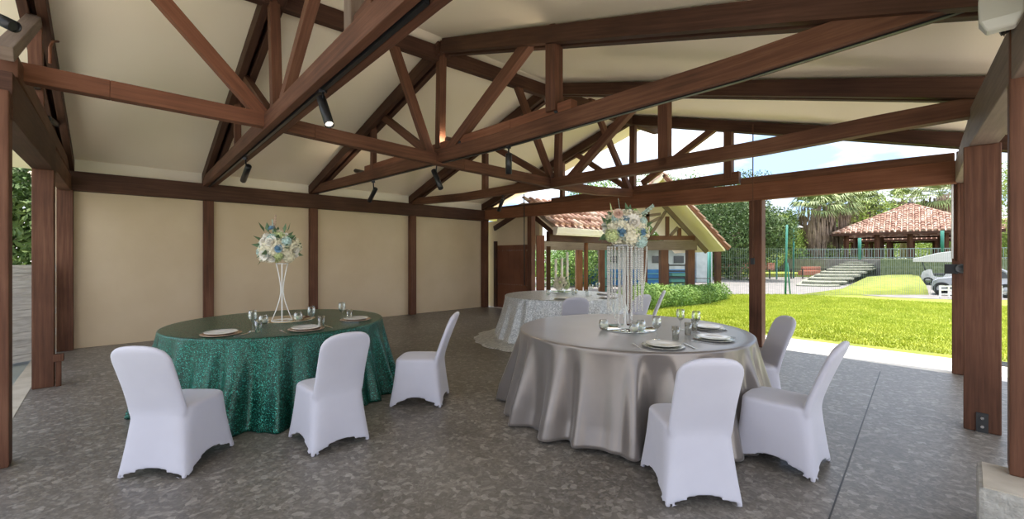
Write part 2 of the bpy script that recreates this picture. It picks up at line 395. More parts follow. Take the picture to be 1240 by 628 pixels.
# wall plate and the eave plate on the open side
o = MB().beam(hall(.0, -.09, 2.64), hall(.0, UEND+.09, 2.64), .16, .30).build('wall_beam', 'woodd', bevel=BV)
tag(o, 'long dark brown beam running along the top of the cream wall', 'beam')
A = P2-U*1.6; A.z = 2.53; B = V3(P3.x, P3.y, 2.53); 
pp = A+(B-A)
o = MB().beam(V3(P2.x,P2.y,2.53)-(B-V3(P2.x,P2.y,2.53)).normalized()*1.8, B, .17, .30).build('eave_beam', 'woodg', bevel=BV)
tag(o, 'weathered eave beam from the right foreground post to the broad right post', 'beam')
o = MB().beam(B, V3(P4.x,P4.y,2.49), .15, .26).build('eave_beam', 'woodg', bevel=BV)
tag(o, 'short weathered eave beam between the broad right post and the lawn corner post', 'beam')

# ------------------------------------------------------------------ trusses
def on(k):      # members of truss k in its plane
    N = DV[k].cross(UPZ).normalized()
    def mem(T, name, a, b, h, w, m='wood', offn=0., z=None):
        A, B = (tp(k, *a) if len(a) == 2 else Vector(a)), (tp(k, *b) if len(b) == 2 else Vector(b))
        d = (B-A).normalized(); up = N.cross(d); up = up if up.z >= 0 else -up
        A = A+N*offn; B = B+N*offn
        x = MB(); x.beam(A, B, w, h, up=up)
        return x.build(name, m, T, bevel=BV)
    return mem
def chord(T, k, pts, h, w, m='wood', name='bottom_chord', twin=0, track=False, zadd=0):
    P = [tp(k, *p) if len(p) == 2 else Vector(p) for p in pts]
    N = DV[k].cross(UPZ).normalized(); x = MB()
    for sgn in ((-1, 1) if twin else (0,)):
        n = len(P); b = len(x.v); ww = w if not twin else (w-twin)/2; o_ = N*sgn*(twin/2+ww/2)
        acc = 0; r0 = random.random()*10
        for i, p in enumerate(P):
            for a, c_ in ((-.5,0),(.5,0),(.5,1),(-.5,1)): x.v.append(p+o_+N*a*ww+V3(0,0,c_*h+zadd))
        for i in range(n-1):
            ln = (P[i+1]-P[i]).length; per = [0, ww, ww+h, 2*ww+h, 2*ww+2*h]
            for q in range(4):
                r = (q+1) % 4; x.quad((b+4*i+q, b+4*i+r, b+4*i+4+r, b+4*i+4+q), [(r0+acc, per[q]), (r0+acc, per[q+1]), (r0+acc+ln, per[q+1]), (r0+acc+ln, per[q])])
            acc += ln
        x.quad((b,b+1,b+2,b+3)); x.quad((b+4*n-4,b+4*n-3,b+4*n-2,b+4*n-1))
    o = x.build(name, m, T, bevel=BV)
    if track:
        x = MB(); 
        for i in range(len(P)-1): 
            if P[i+1].y > 1.6: x.beam(P[i]+V3(0,0,.004), P[i+1]+V3(0,0,.004), .03, .03)
        x.build('light_track', 'black', T)
    return o
def rafter(T, k, a, b, m='woodd', w=.20, h=.17, gap=.05):
    """a, b: world points on the underside line; twin planks with a slot"""
    N = DV[k].cross(UPZ).normalized(); A, B = Vector(a), Vector(b); d = (B-A).normalized(); up = N.cross(d); up = up if up.z >= 0 else -up
    x = MB()
    for s_ in (-1, 1):
        o_ = N*s_*(gap/2+(w-gap)/4)
        x.beam(A+o_+up*h/2, B+o_+up*h/2, (w-gap)/2, h, up=up)
    x.beam(A+up*(h*.8), B+up*(h*.8), gap, h*.35, up=up)
    return x.build('rafter', m, T, bevel=.004)
lab = {0: 'end roof truss on the left open side above the two left posts',
       1: 'nearest roof truss crossing overhead at upper left with spotlights and a track',
       2: 'second roof truss from the camera, its long track beam running to the upper right corner',
       3: 'third roof truss from the camera, ending at the broad right post',
       4: 'farthest roof truss, at the gable end with sky showing through'}
T = {k: thing('roof_truss', lab[k], 'roof truss', (L[k].x, L[k].y, 2.5)) for k in range(5)}
def vpt(k, v, z):   # point in truss plane k at hall coordinate v
    d = DV[k]; vd = d.x*VV.x+d.y*VV.y; t_ = (v-hv(L[k]))/vd; p = L[k]+d*t_; return V3(p.x, p.y, z)
VE = hv(R[3])
for k in range(5):
    h = .17
    rafter(T[k], k, vpt(k, -.02, ceil_z(0)-h-.035), vpt(k, VR, ZRIDGE-h-.03))
    rafter(T[k], k, vpt(k, VR, ZRIDGE-h-.03), vpt(k, VW-.05, ceil_z(VW-.05)-h-.03))
# truss 0
m0 = on(0)
chord(T[0], 0, [vpt(0, -.05, 2.79), vpt(0, hv(P0)-.25, 2.79)], .16, .10, 'wood')
x = MB(); a = vpt(0, 0, 2.60); b_ = V3(P1.x, P1.y, 2.60); x.beam(a, b_, .14, .24); x.build('tie_beam', 'wood', T[0], bevel=BV)
x = MB(); a = V3(P1.x, P1.y, 2.585)+DV[0]*-.12; b_ = V3(P0.x, P0.y, 2.585); x.beam(a, b_, .17, .33); x.build('tie_beam', 'woodd', T[0], bevel=BV)
m0(T[0], 'strut', (4,64), (42,24), .10, .10, 'woodg')
m0(T[0], 'web_post', (42,28), (46,150), .11, .10, 'wood')
# truss 1
m1 = on(1)
chord(T[1], 1, [vpt(1, -.05, 2.74), tp(1,273.6,209), tp(1,380,118), tp(1,517,2), vpt(1, VE+.1, 2.76)], .17, .19, 'wood', twin=.05, track=True)
m1(T[1], 'king_post', (335,140), (330.5,-30), .11, .10)
m1(T[1], 'strut', (345,122), (385,-22), .10, .09)
m1(T[1], 'web_post', (431,50), (430,-75), .12, .12, 'woodg')
m1(T[1], 'strut', (330,142), (293,88), .09, .08)
m1(T[1], 'web_post', (288,186), (287,118), .09, .08)
m1(T[1], 'strut', (394,88), (456,2), .10, .08)
# truss 2
m2 = on(2)
chord(T[2], 2, [(375,236),(443,220),(526,199),(600,181),(768,133),(900,96),(1194,3.5), vpt(2, VE+.05, 2.60)], .17, .12, 'wood', track=True)
N2 = DV[2].cross(UPZ).normalized()
x = MB(); pa = [tp(2,443,213), tp(2,526,190), tp(2,620,163), tp(2,694,140)]
for i in range(3): x.beam(pa[i]+V3(0,0,.09)-N2*.02, pa[i+1]+V3(0,0,.09)-N2*.02, .10, .15)
x.build('splice_beam', 'woodr', T[2], bevel=BV)
m2(T[2], 'king_post', (533,180), (535,44), .11, .10)
m2(T[2], 'strut', (545,182), (652,38), .13, .10)
m2(T[2], 'web_post', (671,136), (671,32), .13, .13)
m2(T[2], 'strut', (523,188), (458,136), .11, .08)
m2(T[2], 'web_post', (452,208), (453,138), .09, .08)
# truss 3
m3 = on(3)
chord(T[3], 3, [(500,248),(562,243),(679,226),(806,206),(920,188),(1060,162),(1186,141)], .16, .12, 'wood')
m3(T[3], 'king_post', (675,222), (678,104), .10, .10)
m3(T[3], 'strut', (688,219), (786,108), .12, .10)
m3(T[3], 'web_post', (805,201), (805,104), .14, .12)
m3(T[3], 'strut', (668,218), (602,180), .11, .08)
m3(T[3], 'web_post', (587.5,235), (587.5,186), .12, .09)
# truss 4
m4 = on(4)
chord(T[4], 4, [(588,266),(768,252),(911,243),(1070,229),(1158,222)], .27, .14, 'woodr', name='bottom_chord')  # same stain as the rest; redder tone paints in the warm sun bounce
chord(T[4], 4, [tp(4,669,250), tp(4,768,238), tp(4,896,222)], .20, .10, 'wood', name='splice_beam', zadd=-.0)
chord(T[4], 4, [tp(4,590,257), tp(4,669,249.5)], .10, .10, 'woodd', name='splice_beam', zadd=.02)
chord(T[4], 4, [tp(4,898,225), tp(4,1070,205.5), tp(4,1156,197)], .12, .10, 'wood', name='splice_beam')
m4(T[4], 'king_post', (766,232), (767,142), .12, .10)
m4(T[4], 'strut', (757,226), (694,184), .11, .09)
m4(T[4], 'web_post', (681,242), (681,192), .10, .09)
m4(T[4], 'strut', (778,222), (866,155), .11, .09)
m4(T[4], 'web_post', (882.5,216), (882.5,152), .13, .12)
# ridge beam, long tie and its braces
t = thing('ridge_brace', 'longitudinal bracing under the ridge, joining the feet of all the trusses', 'roof bracing', (RP.x, RP.y, 2.5))
k0 = plane_hit(RP, RD, 9, 400)
def rv(u_, z):
    s_ = (u_-hu(RP))/(RD.x*U.x+RD.y*U.y); p = RP+RD*s_; return V3(p.x, p.y, z)
x = MB(); x.beam(rv(U0+.1, ZRIDGE-.17), rv(U1-.1, ZRIDGE-.17), .10, .20); x.build('ridge_beam', 'woodd', t, bevel=BV)
tie = [(6,88),(134,120),(322,155),(380,168),(526,199),(560,206),(671,228),(720,236),(766,238)]
tw = [rp(*p) for p in tie]; print('tie z', [round(p.z,2) for p in tw], 'k0', k0, P0)
tw[0] = tw[1]+(tw[1]-tw[2])*((V3(P0.x,P0.y)-V3(tw[1].x,tw[1].y)).length/(V3(tw[2].x,tw[2].y)-V3(tw[1].x,tw[1].y)).length)
NR = RD.cross(UPZ).normalized()
segs = [(0,2,'woodr'),(2,4,'wood'),(4,6,'wood'),(6,8,'wood')]
zt = {0: 2.60, 2: 2.60, 4: 2.57, 6: 2.57, 8: 2.57}
for a, b_, m_ in segs:
    A, B = tw[a].copy(), tw[b_].copy(); x = MB()
    pts = [tw[i] for i in range(a, b_+1)]
    for i in range(len(pts)-1): x.beam(pts[i]+V3(0,0,.075), pts[i+1]+V3(0,0,.075), .11, .15)
    x.build('tie_beam', m_, t, bevel=BV)
def rmem(name, a, b, h, w, m='wood'):
    A, B = rp(*a), rp(*b); d = (B-A).normalized(); up = NR.cross(d); up = up if up.z > 0 else -up
    x = MB(); x.beam(A, B, w, h, up=up); x.build(name, m, t, bevel=BV)
rmem('brace', (318,140), (178,-20), .13, .10, 'woodr')
rmem('brace', (521,188), (462,12), .11, .09, 'wood')
rmem('brace', (669,219), (616,76), .10, .09, 'wood')
rmem('brace', (763,232), (715,118), .10, .09, 'wood')

# ------------------------------------------------------------------ spotlights and fittings
def spot(mount, a, b, k, label, r=.036, lit=False, plane=None):
    g = (lambda q: tp(k, *q)) if plane is None else (lambda q: at(q[0], q[1], plane))
    Mt, A, B = g(mount), g(a), g(b); B = B+(B-A)*.1
    t = thing('spotlight', label, 'spotlight', tuple(Mt))
    d = (B-A).normalized(); mx = Matrix.Translation(A) @ d.to_track_quat('Z', 'Y').to_matrix().to_4x4(); ln = max((B-A).length, .14)
    x = MB(); x.lathe([(0,0),(r*.9,0),(r,.006),(r,ln),(r*.86,ln),(r*.84,ln-.02)], n=20, M4=mx); x.build('housing', 'black', t)
    x = MB(); x.lathe([(0,ln-.02),(r*.84,ln-.019)], n=20, M4=mx); x.build('lens', 'lens' if lit else 'rub', t)
    x = MB(); mid = A+d*ln*.3; x.tube([Mt, (Mt+mid)/2+V3(0,0,.005), mid], .009, 8); x.box(Mt, (.05,.035,.03)); x.build('bracket', 'black', t)
    return A, d, ln
SP = [((391,110),(389,119),(398,148),1,'black spotlight with a lit lens hanging below the nearest truss, largest of all',True),
 ((297,192),(301,201),(295,217),1,'small black spotlight under the nearest truss close to the cream wall',False),
 ((452,220),(455,228),(448,242),2,'black spotlight under the second truss, nearest to the cream wall',False),
 ((529,198),(525,206),(533,226),2,'black spotlight just below where the second truss meets the long tie',False),
 ((616,178),(616,186),(616,208),2,'straight-down black spotlight below the second truss, right of its middle',False),
 ((446,207),(446,210),(432,207),2,'black uplight on the left top end of the second truss beam',False),
 ((556,170),(560,173),(543,169),2,'black uplight on the second truss beam beside its middle post',False),
 ((672,132),(677,138),(664,121),2,'black uplight leaning by the right web post of the second truss',False),
 ((609,236),(609,241),(604,254),3,'small black spotlight under the third truss near the far wall corner',False),
 ((762,222),(763,226),(772,237),4,'small black spotlight on the gable truss, above the tall crystal flower stand',False),
 ((55,141),(57,143),(72,152),0,'black spotlight on the left end truss close to the wall corner',False),
 ((46,104),(45,105),(30,97),0,'dark spotlight under the long tie at upper left',False)]
LAMPS = []; EN = []
for mnt, a, b_, k, lb, lit in SP:
    A, d, ln = spot(mnt, a, b_, k, lb, lit=lit)
    LAMPS.append((A+d*(ln+.02), d)); EN.append(8 if d.z < 0 else 3)
spot((-12,15), (-6,21), (15,31), 0, 'black spotlight cut by the upper left corner of the picture', plane=2.7)
# conduit and switch on the free post
t = thing('conduit', 'thin brown electrical conduit running down the lone post by the lawn', 'conduit', (P5.x-.09, P5.y, 1.4))
c0 = plane_hit(L[4], DV[4], 916, 153); c1 = plane_hit(L[4], DV[4], 915.5, 316)
x = MB(); x.tube([c0-U*.16, c1-U*.16], .009, 8); x.build('pipe', 'wood', t)
x = MB(); x.box(c1-U*.16, (.05,.05,.10), math.atan2(VV.y, VV.x)); x.build('switch_box', 'black', t)
c0 = plane_hit(L[4], DV[4], 638, 235); c1 = plane_hit(L[4], DV[4], 638.3, 345)
o = MB().tube([c0-U*.10, c1-U*.10], .012, 8).build('conduit', 'rub'); tag(o, 'thin dark pipe down the left side of the post by the plank door', 'conduit')
c0 = V3(P4.x,P4.y)-U*.108-VV*.04
o = MB().tube([c0+V3(0,0,2.75), c0+V3(0,0,1.40)], .016, 8).build('conduit', 'wood'); tag(o, 'brown pipe down the lawn corner post to the floodlight', 'conduit')
o = MB().tube([c0-VV*.05+V3(0,0,2.6), c0-VV*.05+V3(0,0,1.43)], .010, 8).build('conduit', 'white'); tag(o, 'thin pale pipe beside the brown pipe on the lawn corner post', 'conduit')
t = thing('floodlight', 'small black floodlight box fixed to the lawn corner post', 'floodlight', tuple(c0+V3(0,0,1.34)))
q = at(1152, 325.5, 5.3); x = MB(); x.box(q, (.12,.08,.12), math.atan2(VV.y, VV.x)); x.build('housing', 'black', t, bevel=.006)
q2 = at(1163.5, 325, 5.2); d = -U+V3(.2,0,0); d.normalize(); mx = Matrix.Translation(q2) @ d.to_track_quat('Z','Y').to_matrix().to_4x4()
x = MB(); x.lathe([(0,-.03),(.045,-.03),(.058,.03),(.045,.03),(.02,.0),(0,0)], n=16, M4=mx); x.build('sensor_head', 'rub', t)
# plastic box at top right
q = at(1211, 6, 1.92); t = thing('plastic_cover', 'clouded clear plastic weather cover on the right foreground post top', 'cover', tuple(q))
ang = math.atan2(VV.y, VV.x)
ax, ay = VV, U
ring = lambda z, sx, sy, dx=0: [q+ax*(a*sx+dx)-ay*(.06)+ay*(b2*sy)+V3(0,0,z) for a, b2 in ((-.5,-.5),(.5,-.5),(.5,.5),(-.5,.5))]
x = MB(); lv = [(.22,.10,.07),(.0,.135,.09),(-.09,.13,.085),(-.135,.085,.06)]
for z, sx, sy in lv: x.v += ring(z, sx, sy)
for i in range(3):
    for k in range(4): x.quad((4*i+k, 4*i+(k+1)%4, 4*i+4+(k+1)%4, 4*i+4+k))
x.quad((0,1,2,3)); x.quad((12,13,14,15)); x.build('shell', 'plastic', t, bevel=.008)
x = MB(); x.beam(q+V3(0,0,.15)-ay*.03, q+V3(0,0,-.05)-ay*.03, .07, .05, up=ax); x.build('switch_body', 'white', t)
for i in range(4):
    for jx in (-1, 0, 1):
        x = MB(); x.box(q-ay*.107+ax*(jx*.025)+V3(0,0,.11-.025*i), (.012,.006,.008), ang); x.build('vent_slot', 'white', t)
# cables dropping over beams
def cable(pts, label, r=.006, m='woodr'):
    o = MB().tube(pts, r, 6).build('cable', m); tag(o, label, 'cable')
cable([tp(2,662,16)-N2*-.0, tp(2,659,30)+N2*.08*0, tp(2,661,52)], 'thin brown cable over the second truss, right rafter', .007)
cable([tp(0,60,30)+U*.12, tp(0,64,42)+U*.12, tp(0,58,46)+U*.12, tp(0,42,45)+U*.12, tp(0,38,52)+U*.12, tp(0,38,72)+U*.12], 'bent copper coloured pipe on the left end truss', .012)

# ------------------------------------------------------------------ tables
def cloth(name, c, r, h, rf, seed, m, label, nf=22, amp=.06, puddle=None, lift=.0, n=360):
    rnd = random.Random(seed); me = MB(); ph = [rnd.uniform(0, 2*PI) for _ in range(8)]
    ks = [nf, nf*1.62, nf*.61, 3, nf*2.3]; am = [1, .45, .6, .5, .18]
    def fold(a, s):
        v = 0
        for i, k in enumerate(ks): v += am[i]*math.sin(round(k)*a+ph[i]+.7*math.sin(2*a+ph[i+1])+.5*s)
        v = v/1.6
        return (abs(v)**.85)*(1 if v > 0 else -1)
    rows = []
    for q in (0.02,.2,.4,.6,.8,.92): rows.append(('t', q))
    for q in (0,.25,.5,.75,1): rows.append(('e', q))
    for i in range(1, 31): rows.append(('s', i/30))
    if puddle:
        for i in range(1, 9): rows.append(('p', i/8))
    e = .02
    b0 = 0
    L0 = 0
    for kind, q in rows:
        for i in range(n):
            a = 2*PI*i/n
            if kind == 't': rr = (r-e)*q; z = h+.0012*math.sin(5*a+9*q)
            elif kind == 'e': rr = r-e+e*math.sin(q*PI/2); z = h-e+e*math.cos(q*PI/2)
            elif kind == 's':
                s = q; w_ = min(1, s*1.25)**.9
                base = r+(rf-r)*(s**1.35); rr = base+amp*fold(a, s)*w_
                hem = lift*(.5+.5*math.sin(3*a+ph[2])) + (.006 if not puddle else .03)
                z = (h-e)*(1-s)+hem*s
            else:
                s = q; ext = puddle(a); rr = rf+amp*fold(a, 1)*(1-s*.4)+ext*s
                z = .03*(1-s)**.6+.008+.012*(.5+.5*math.sin(nf*a*1.3+7*s))*(1-s)
            me.v.append(V3(c.x+rr*math.cos(a), c.y+rr*math.sin(a), max(z, .004)))
    nr = len(rows)
    # arc distance for uv
    dist = [0]
    for k in range(1, nr):
        p, q_ = me.v[(k-1)*n], me.v[k*n]; dist.append(dist[-1]+(p-q_).length)
    for k in range(nr-1):
        for i in range(n):
            j_ = (i+1) % n
            def uv(kk, ii):
                if rows[kk][0] == 't': 
                    v_ = me.v[kk*n+(ii % n)]; return (v_.x, v_.y)
                return (ii/n*2*PI*r*1.1, dist[kk]+5)
            if rows[k][0] == 't' and rows[k+1][0] != 't':
                u4 = [(me.v[x_].x, me.v[x_].y) for x_ in (k*n+i, k*n+j_, (k+1)*n+j_, (k+1)*n+i)]
            else: u4 = [uv(k, i), uv(k, i+1), uv(k+1, i+1), uv(k+1, i)]
            me.quad((k*n+i, k*n+j_, (k+1)*n+j_, (k+1)*n+i), u4, True)
    me.quad(list(range(n)), [(me.v[x_].x, me.v[x_].y) for x_ in range(n)])
    o = me.build(name, m); sd = o.modifiers.new('solid', 'SOLIDIFY'); sd.thickness = .003; sd.offset = -1
    tag(o, label, 'tablecloth'); return o
TH = .76
TG, TS, TW = V3(-2.50, 4.66), V3(1.15, 4.17), V3(.95, 7.87)
cloth('tablecloth', TG, 1.05, TH, 1.20, 3, 'gseq', 'dark green sequin cloth draped to the floor over a round table', nf=23, amp=.075)
cloth('tablecloth', TS, 1.07, TH, 1.20, 8, 'satin', 'grey satin cloth with deep folds over the round table at centre right', nf=21, amp=.085, lift=.04)
def pud(a):
    d = math.cos(a-math.radians(210)); return .05+.36*max(0, d)
cloth('tablecloth', TW, 1.08, TH, 1.26, 12, 'wseq', 'silver white sequin cloth trailing on the floor over the far round table', nf=23, amp=.045, puddle=pud)

# ------------------------------------------------------------------ chairs
def chair_mesh():
    x = MB(); n = 64
    def rr(a, sx, sy, p=5.):   # superellipse
        ca, sa = math.cos(a), math.sin(a)
        k = (abs(ca)**p+abs(sa)**p)**(-1/p); return sx*k*ca, sy*k*sa
    # skirt: local x sideways, y forward. seat centre (0,0)
    def skirt(z):
        s = 1-z/.45                    # 0 at seat, 1 at the floor
        sx = .200+.042*s**1.6; 
        yb = -.225-.05*s**1.5; yf = .215+.055*s**1.8
        return sx, yb, yf
    lv = [0,.06,.15,.3,.45,.6,.75,.88,.95,1.0]
    b = 0
    for li, q in enumerate(lv):
        for i in range(n):
            a = 2*PI*i/n
            cx_, sy_ = rr(a, 1, 1, 5+7*(1-q))
            side = min(abs(cx_), abs(sy_))      # 1 at corners
            cor = max(0, (side-.0))**2.2
            hem = max(0., 1-(side/.86)**2.0)*(.095 if abs(cx_) > abs(sy_) else .065)
            z = hem+(.445-hem)*q
            sx, yb, yf = skirt(z)
            pin = 1-.05*(1-side**2)*(1-q)
            X = cx_*sx*pin; Y = (yb+yf)/2+sy_*(yf-yb)/2*pin
            x.v.append(V3(X, Y, z))
    for k in range(len(lv)-1):
        for i in range(n): x.quad((k*n+i, k*n+(i+1)%n, (k+1)*n+(i+1)%n, (k+1)*n+i), None, True)
    # seat top
    base = len(lv)-1
    prev = base*n
    for q, dz in ((.95,.012),(.85,.020),(.6,.024),(.3,.026)):
        st = len(x.v)
        for i in range(n):
            v = x.v[base*n+i]; x.v.append(V3(v.x*q, (v.y+.005)*q-.005, .445+dz))
        for i in range(n): x.quad((prev+i, prev+(i+1)%n, st+(i+1)%n, st+i), None, True)
        prev = st
    x.quad([prev+i for i in range(n)])
    # underside
    st = len(x.v); 
    for i in range(n):
        v = x.v[i]; x.v.append(V3(v.x*.82, v.y*.82, .115))
    for i in range(n): x.quad((i, st+i, st+(i+1)%n, (i+1)%n), None, True)
    x.quad([st+i for i in range(n)][::-1])
    # back: closed loft from z=.30 to .90, leaning back
    nb = 48; s0 = len(x.v); zs = [.22+.012*i for i in range(40)]+[.70+.0167*i for i in range(12)]+[.893,.900,.905]
    zt = .905
    for z in zs:
        t = (z-.45)/.455; t_ = max(0, t)
        hw = .194-.004*min(1, t_*3)+.004*max(0, t_-.3)-(.08*max(0,-t))
        if z > zt-.13:
            k = (z-(zt-.13))/.13; hw = hw*max(0., 1-k**2.6)**(1/2.6)
            hw = max(hw, .02)
        yc = -.200-.165*t_**1.15 if t > 0 else -.200+.06*(-t)
        th = .030*(1 if z < zt-.05 else max(.25, max(0., 1-((z-(zt-.05))/.05)**2)**.5))
        lean = yc
        for i in range(nb):
            a = 2*PI*i/nb; X, Yy = rr(a, hw, th, 3.2)
            x.v.append(V3(X, lean+Yy+.012*(1-(X/.2)**2)*(-1)*t_*.8, z))
    for k in range(len(zs)-1):
        for i in range(nb): x.quad((s0+k*nb+i, s0+k*nb+(i+1)%nb, s0+(k+1)*nb+(i+1)%nb, s0+(k+1)*nb+i), None, True)
    x.quad([s0+i for i in range(nb)][::-1]); x.quad([s0+(len(zs)-1)*nb+i for i in range(nb)])
    me = x.mesh('chair_cover_raw'); tmp = bpy.data.objects.new('tmp', me); COL.objects.link(tmp)
    rm = tmp.modifiers.new('r', 'REMESH'); rm.mode = 'VOXEL'; rm.voxel_size = .0085; rm.use_smooth_shade = True
    sm = tmp.modifiers.new('s', 'SMOOTH'); sm.iterations = 9; sm.factor = .6
    dg = bpy.context.evaluated_depsgraph_get(); dg.update()
    out = bpy.data.meshes.new_from_object(tmp.evaluated_get(dg)); bpy.data.objects.remove(tmp)
    out.name = 'chair_cover'; out.polygons.foreach_set('use_smooth', [True]*len(out.polygons))
    # drop so the feet touch
    mn = min(v.co.z for v in out.vertices); out.transform(Matrix.Translation((0,0,-mn)))
    return out
cm = chair_mesh()
ch0 = thing('banquet_chair', 'x', 'chair')
o = bpy.data.objects.new('cover', cm); COL.objects.link(o); o.parent = ch0; cm.materials.append(M['chair'])
for sx in (-1, 1):
    for yy in (-.242, .235):
        x = MB(); x.box((sx*.209, yy, .0155), (.026,.026,.03)); q = local(x, 'foot_pocket', 'chair', ch0); bv = q.modifiers.new('b','BEVEL'); bv.width = .01; bv.segments = 3
CH = [(-2.36, 3.06, 0.02, 'white covered chair at far left with its back to the camera, before the green table'),
 (-1.47, 3.44, 45., 'white covered chair before the green table, right of the far left chair'),
 (-.93, 4.36, 88., 'white covered chair seen in profile, on the right of the green table'),
 (1.115, 2.74, 0, 'white covered chair closest to the camera, its back in front of the grey satin table'),
 (1.93, 3.09, 43., 'white covered chair seen from its side, right of the grey table, nearest the right posts'),
 (2.24, 4.10, 83., 'white covered chair at the far right edge of the grey table, behind another chair'),
 (.87, 6.30, 3., 'white covered chair with its back showing in front of the silver sequin table'),
 (1.78, 6.72, 32., 'white covered chair behind the crystal flower stand'),
 (2.20, 7.30, 68., 'slim white chair back by the lawn, farthest right of the silver sequin table')]
used = False
for X, Y, deg, lb in CH:
    o = ch0 if not used else copy_tree(ch0); used = True
    o.matrix_basis = Matrix.Translation((X, Y, 0)) @ Matrix.Rotation(math.radians(deg), 4, 'Z'); o['label'] = lb; o['category'] = 'chair'; o['group'] = 'white covered banquet chairs'

# ------------------------------------------------------------------ tableware
def proto_charger(mch):
    t = thing('place_setting', 'x', 'plate')
    x = MB(); x.lathe([(0,0),(.12,0),(.158,.006),(.160,.010),(.155,.012),(.12,.005),(0,.005)], n=48); local(x, 'charger', mch, t)
    x = MB(); x.lathe([(0,.007),(.08,.007),(.125,.022),(.130,.026),(.126,.027),(.085,.014),(0,.014)], n=48); local(x, 'dinner_plate', 'china', t)
    return t
def proto_wine():
    t = thing('wine_glass', 'x', 'glass')
    x = MB(); x.lathe([(0,0),(.034,0),(.034,.002),(.006,.008),(.004,.02),(.004,.08),(.014,.092),(.032,.115),(.038,.145),(.036,.175),(.030,.195),(.0285,.195),(.034,.175),(.036,.145),(.030,.117),(.010,.097),(0,.093)], n=24)
    local(x, 'goblet', 'glass', t); return t
def proto_tumbler():
    t = thing('water_glass', 'x', 'glass')
    x = MB(); x.lathe([(0,0),(.027,0),(.031,.11),(.0295,.11),(.0255,.008),(0,.008)], n=24); local(x, 'tumbler', 'glass', t); return t
def proto_candle():
    t = thing('candle_holder', 'x', 'candle holder')
    x = MB(); x.lathe([(0,0),(.03,0),(.043,.02),(.047,.05),(.04,.078),(.033,.088),(.031,.088),(.038,.077),(.045,.05),(.041,.021),(.028,.003),(0,.003)], n=28); local(x, 'glass_bowl', 'glass', t)
    x = MB(); x.lathe([(0,.004),(.036,.02),(.038,.045),(.0,.047)], n=20); c_ = local(x, 'candle', 'candle', t)
    x = MB(); x.tube([(0,0,.046),(.001,0,.058)], .001, 5); local(x, 'wick', 'black', c_); return t
def proto_fork():
    t = thing('fork', 'x', 'fork'); x = MB()
    x.beam((0,-.09,.003),(0,.03,.003), .007, .003); x.beam((0,.03,.003),(0,.045,.003), .022, .003)
    for k in (-1.5,-.5,.5,1.5): x.beam((k*.0058,.045,.003),(k*.0058,.09,.005), .003, .002)
    local(x, 'fork_body', 'steel', t); return t
def proto_knife():
    t = thing('knife', 'x', 'knife'); x = MB()
    x.beam((0,-.10,.003),(0,0,.003), .010, .004); x.beam((0,0,.003),(0,.10,.003), .016, .002)
    local(x, 'knife_body', 'steel', t); return t
PR = {}
def place(kind, pos, rz, label, group, proto):
    if kind not in PR: PR[kind] = proto(); o = PR[kind]
    else: o = copy_tree(PR[kind])
    o.matrix_basis = Matrix.Translation(pos) @ Matrix.Rotation(rz, 4, 'Z'); o['label'] = label
    if group: o['group'] = group
    return o
ZT = TH+.003
def ontop(px, py): return gp(px, py, ZT)
def setting(c, table, mk, fork_lb, knife_lb, lb, group):
    d = (table-V3(c.x, c.y)); rz = math.atan2(d.y, d.x)-PI/2
    place('pl'+mk, c, rz, lb, group, lambda: proto_charger(mk))
    side = V3(math.cos(rz), math.sin(rz))
    place('fork', c-side*.205, rz, fork_lb, 'forks', proto_fork)
    place('knife', c+side*.205, rz, knife_lb, 'knives', proto_knife)
for px, py, w_ in ((268,404.5,'leftmost on the green table'), (371,398.5,'in the middle of the near edge of the green table'), (431,387,'on the right edge of the green table')):
    setting(ontop(px, py), TG, 'charger', 'silver fork by the plate '+w_, 'silver knife by the plate '+w_, 'plate on copper charger, '+w_, 'copper rimmed place settings')
for px, py, w_ in ((803,419,'nearest the camera on the grey satin table'), (864,410.5,'at the right front edge of the grey satin table'), (858,397.5,'at the back right of the grey table')):
    setting(ontop(px, py), TS, 'silverch', 'silver fork by the plate '+w_, 'silver knife by the plate '+w_, 'plate on silver charger, '+w_, 'silver place settings')
for px, py, w_ in ((737,361,'nearest the glasses on the silver sequin table'), (733,356.5,'at the back right of the silver sequin table'), (683,362,'below the flowers on the silver sequin table')):
    setting(ontop(px, py), TW, 'silverch', 'silver fork by the plate '+w_, 'silver knife by the plate '+w_, 'grey plate, '+w_, 'silver place settings')
for px, py, lb in ((306,401,'wine glass on the green table left of the white flower stand'), (377,394,'wine glass on the green table behind the middle plate'), (414,387.5,'wine glass near the right rim of the green table'),
    (795,411,'wine glass behind the nearest plate on the grey table'), (824,399,'tallest looking wine glass on the grey table against the lawn'), (843,402,'wine glass between the two right plates of the grey table'),
    (716,357,'wine glass by the near plate on the silver sequin table'), (724,354,'wine glass at the back right of the silver sequin table')):
    place('wine', ontop(px, py), 0, lb, 'wine glasses', proto_wine)
for px, py, lb in ((313,402,'water glass beside the left wine glass on the green table'), (389,396,'water glass right of the middle wine glass on the green table'), (423,386.5,'water glass at the right rim of the green table'),
    (818,411,'water glass in the near glass group on the grey table'), (833,405,'water glass in front of the right plates on the grey table'), (841,400,'water glass furthest right on the grey table'),
    (711,358,'water glass at the near right of the silver sequin table'), (694,357,'small glass right of the low flowers on the silver sequin table')):
    place('tumb', ontop(px, py), 0, lb, 'water glasses', proto_tumbler)
